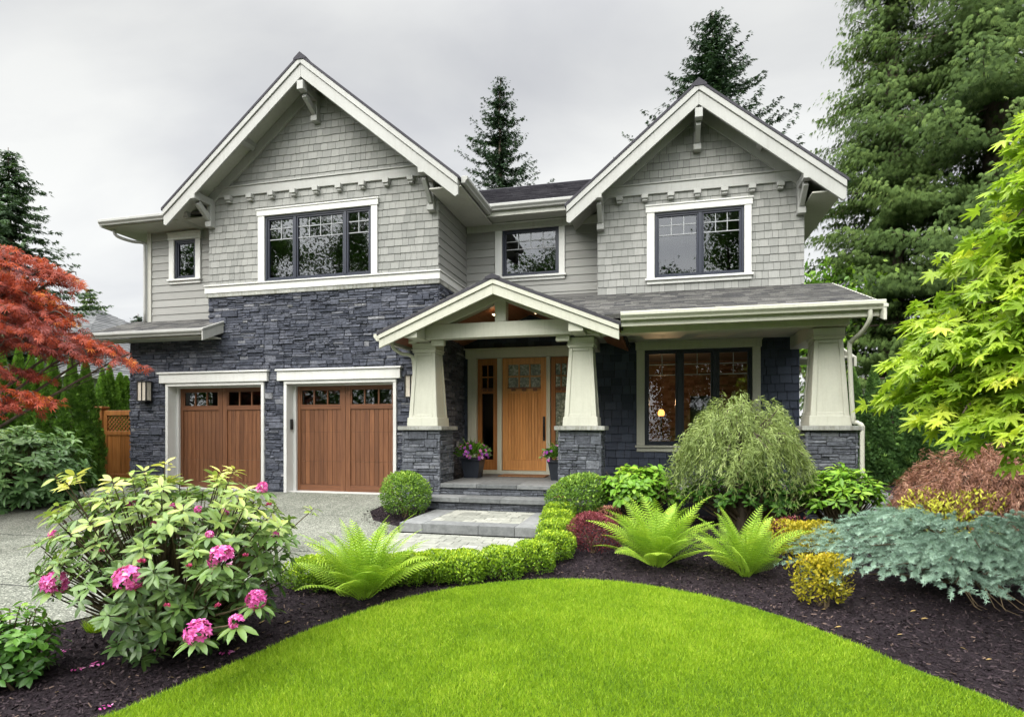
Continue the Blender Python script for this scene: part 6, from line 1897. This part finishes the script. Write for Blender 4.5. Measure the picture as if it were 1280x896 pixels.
def in_poly(P2, poly):
    x, y = P2[:, 0], P2[:, 1]; ins = np.zeros(len(x), bool); n_ = len(poly)
    for i in range(n_):
        x0, y0 = poly[i]; x1, y1 = poly[(i + 1) % n_]
        c = ((y0 > y) != (y1 > y)) & (x < (x1 - x0) * (y - y0) / (y1 - y0 + 1e-12) + x0)
        ins ^= c
    return ins
gz_np = lambda y: np.interp(y, [a for a, b in GZ], [b for a, b in GZ])
# pink petals fallen under the rhododendron, and dry leaves
def litter(name, spots, mat, tmpl, size, lab, cat, group, rnd):
    base = None
    for i, (u, v) in enumerate(spots):
        p = at_ground(u, v)
        if base is None:
            k = rnd; o = leaves(name, M[mat], tmpl, rng.normal(size=(k, 3)) * [size * .5, size * .3, .002] * (k > 1) + [0, 0, .012], rdir(k) * [1, 1, .15], UPV + rdir(k) * .25, np.full(k, size), rng.random(k))
            base = o
        else:
            o = base.copy(); COL.objects.link(o)
        o.location = (p[0], p[1], p[2] + .008); o.rotation_euler = (0, 0, rr.random() * 6.28); s_ = rr.uniform(.7, 1.2); o.scale = (s_, s_, s_)
        tag(o, lab, cat, group)
litter('fallen_petals', [(83, 815), (138, 811), (181, 807), (199, 814), (282, 818), (96, 839), (130, 887), (153, 796), (121, 832)], 'f_pink', T_OVAL, .035, 'little pink cluster of fallen petals lying on the mulch under the rhododendron', 'petals', 'petals fallen under the rhododendron', 6)
litter('dry_leaf', [(376, 757), (331, 778), (363, 779), (343, 763), (400, 778), (330, 793), (360, 796), (1079, 750), (1032, 764), (1145, 765), (1052, 786), (1160, 776), (1128, 795), (1240, 826), (1200, 812), (256, 838), (300, 812), (210, 850), (70, 868)], 'fallen', T_OVAL, .055, 'small dry tan leaf lying loose on the dark mulch', 'leaf', 'dry leaves on the mulch', 1)

# bark chips over the beds that show
lawn_in = [(LC[0] + (x - LC[0]) * .985, LC[1] + (y - LC[1]) * .985) for x, y in lawn_edge]
drive_poly = [(v.co.x, v.co.y) for v in drive.data.vertices]
drive_out = edge_r + [(-3.95, 7.4), (-4.15, 8.3), (-4.75, 8.75), (-5.02, 9.4), (-4.95, 9.9), (-4.7, 10.12), (-4.7, 10.9), (-11.9, 10.9), (-11.9, 11.6), (-13.4, 11.6), (-13.4, 11.15), (-12.35, 10.5), (-12.1, 9.6), (-12.3, 8.6), (-13.6, 7.6), (-15.5, 5), (-16.5, -3.5)]
n = 150000
C2 = np.stack([rng.uniform(-6.2, 5.2, n), 2.2 + 8.2 * rng.random(n) ** 1.25], 1)
ok = ~in_poly(C2, lawn_edge) & ~in_poly(C2, drive_out) & ~in_poly(C2, path_edge) & ~((C2[:, 0] > -4.0) & (C2[:, 0] < -1.6) & (C2[:, 1] > 8.05)) & ~((C2[:, 1] > 9.9) & (C2[:, 0] < 3.2) & (C2[:, 0] > -4.7))
C2 = C2[ok]; n = len(C2)
pos = np.stack([C2[:, 0], C2[:, 1], gz_np(C2[:, 1]) + rng.random(n) * .016], 1)
T_CHIP = ([(-.5, 0, 0), (.5, .05, .0), (.42, 1, .05), (-.45, .95, .02)], [(0, 1, 2, 3)])
sz = rng.uniform(.3, 1, n) ** 1.6
chips = leaves('mulch_chips', M['chip'], T_CHIP, pos, rdir(n) * [1, 1, .35], UPV + rdir(n) * .8, np.stack([.005 + .009 * rng.random(n), .012 + .034 * sz, np.full(n, .02)], 1), rng.random(n))
tag(chips, 'dark bark chips covering the planting beds', 'bark mulch', kind='stuff')

# lawn blades
n = 520000
X = rng.uniform(-3.4, 3.1, n * 2); Y = 2.0 + 4.5 * rng.random(n * 2) ** 1.15
L2 = np.stack([X, Y], 1); L2 = L2[in_poly(L2, lawn_in)][:n]; n = len(L2)
# radius within the outline, for the dome
ang_e = np.array([math.atan2(y - LC[1], x - LC[0]) for x, y in lawn_edge]); rad_e = np.array([math.hypot(x - LC[0], y - LC[1]) for x, y in lawn_edge])
o_ = np.argsort(ang_e); ang_e, rad_e = ang_e[o_], rad_e[o_]
th = np.arctan2(L2[:, 1] - LC[1], L2[:, 0] - LC[0]); rb = np.interp(th, ang_e, rad_e, period=2 * pi)
rq = np.minimum(1, np.hypot(L2[:, 0] - LC[0], L2[:, 1] - LC[1]) / rb)
pos = np.stack([L2[:, 0], L2[:, 1], gz_np(L2[:, 1]) + .035 + .09 * (1 - rq * rq) - .004], 1)
def vnoise(P2, sc, seed):
    r_ = np.random.default_rng(seed); g_ = r_.random((64, 64)); x = P2[:, 0] * sc + 20; y = P2[:, 1] * sc + 20
    xi, yi = np.floor(x).astype(int), np.floor(y).astype(int); fx, fy = x - xi, y - yi; fx = fx * fx * (3 - 2 * fx); fy = fy * fy * (3 - 2 * fy)
    a_ = lambda i, j: g_[(xi + i) % 64, (yi + j) % 64]
    return (a_(0, 0) * (1 - fx) + a_(1, 0) * fx) * (1 - fy) + (a_(0, 1) * (1 - fx) + a_(1, 1) * fx) * fy - .5
pat = vnoise(L2, .8, 1) * .9 + vnoise(L2, 2.6, 2) * .6 + vnoise(L2, 7.5, 3) * .55
t = .46 + .34 * pat + rng.normal(size=n) * .27
dryb = (vnoise(L2, 1.7, 9) > .30) & (rng.random(n) < .25); t[dryb] += .35
h = rng.uniform(.024, .048, n) * (1 + .35 * pat)
far = np.clip((L2[:, 1] - 3) / 3.5, 0, 1)
gr = leaves('grass', M['grass'], T_NEEDLE, pos, UPV * 1.0 + rdir(n) * .75, rdir(n), np.stack([.0046 + .0030 * far + .0016 * rng.random(n), h, h], 1), t)
tag(gr, 'short bright green mown grass of the front lawn', 'grass', kind='stuff')
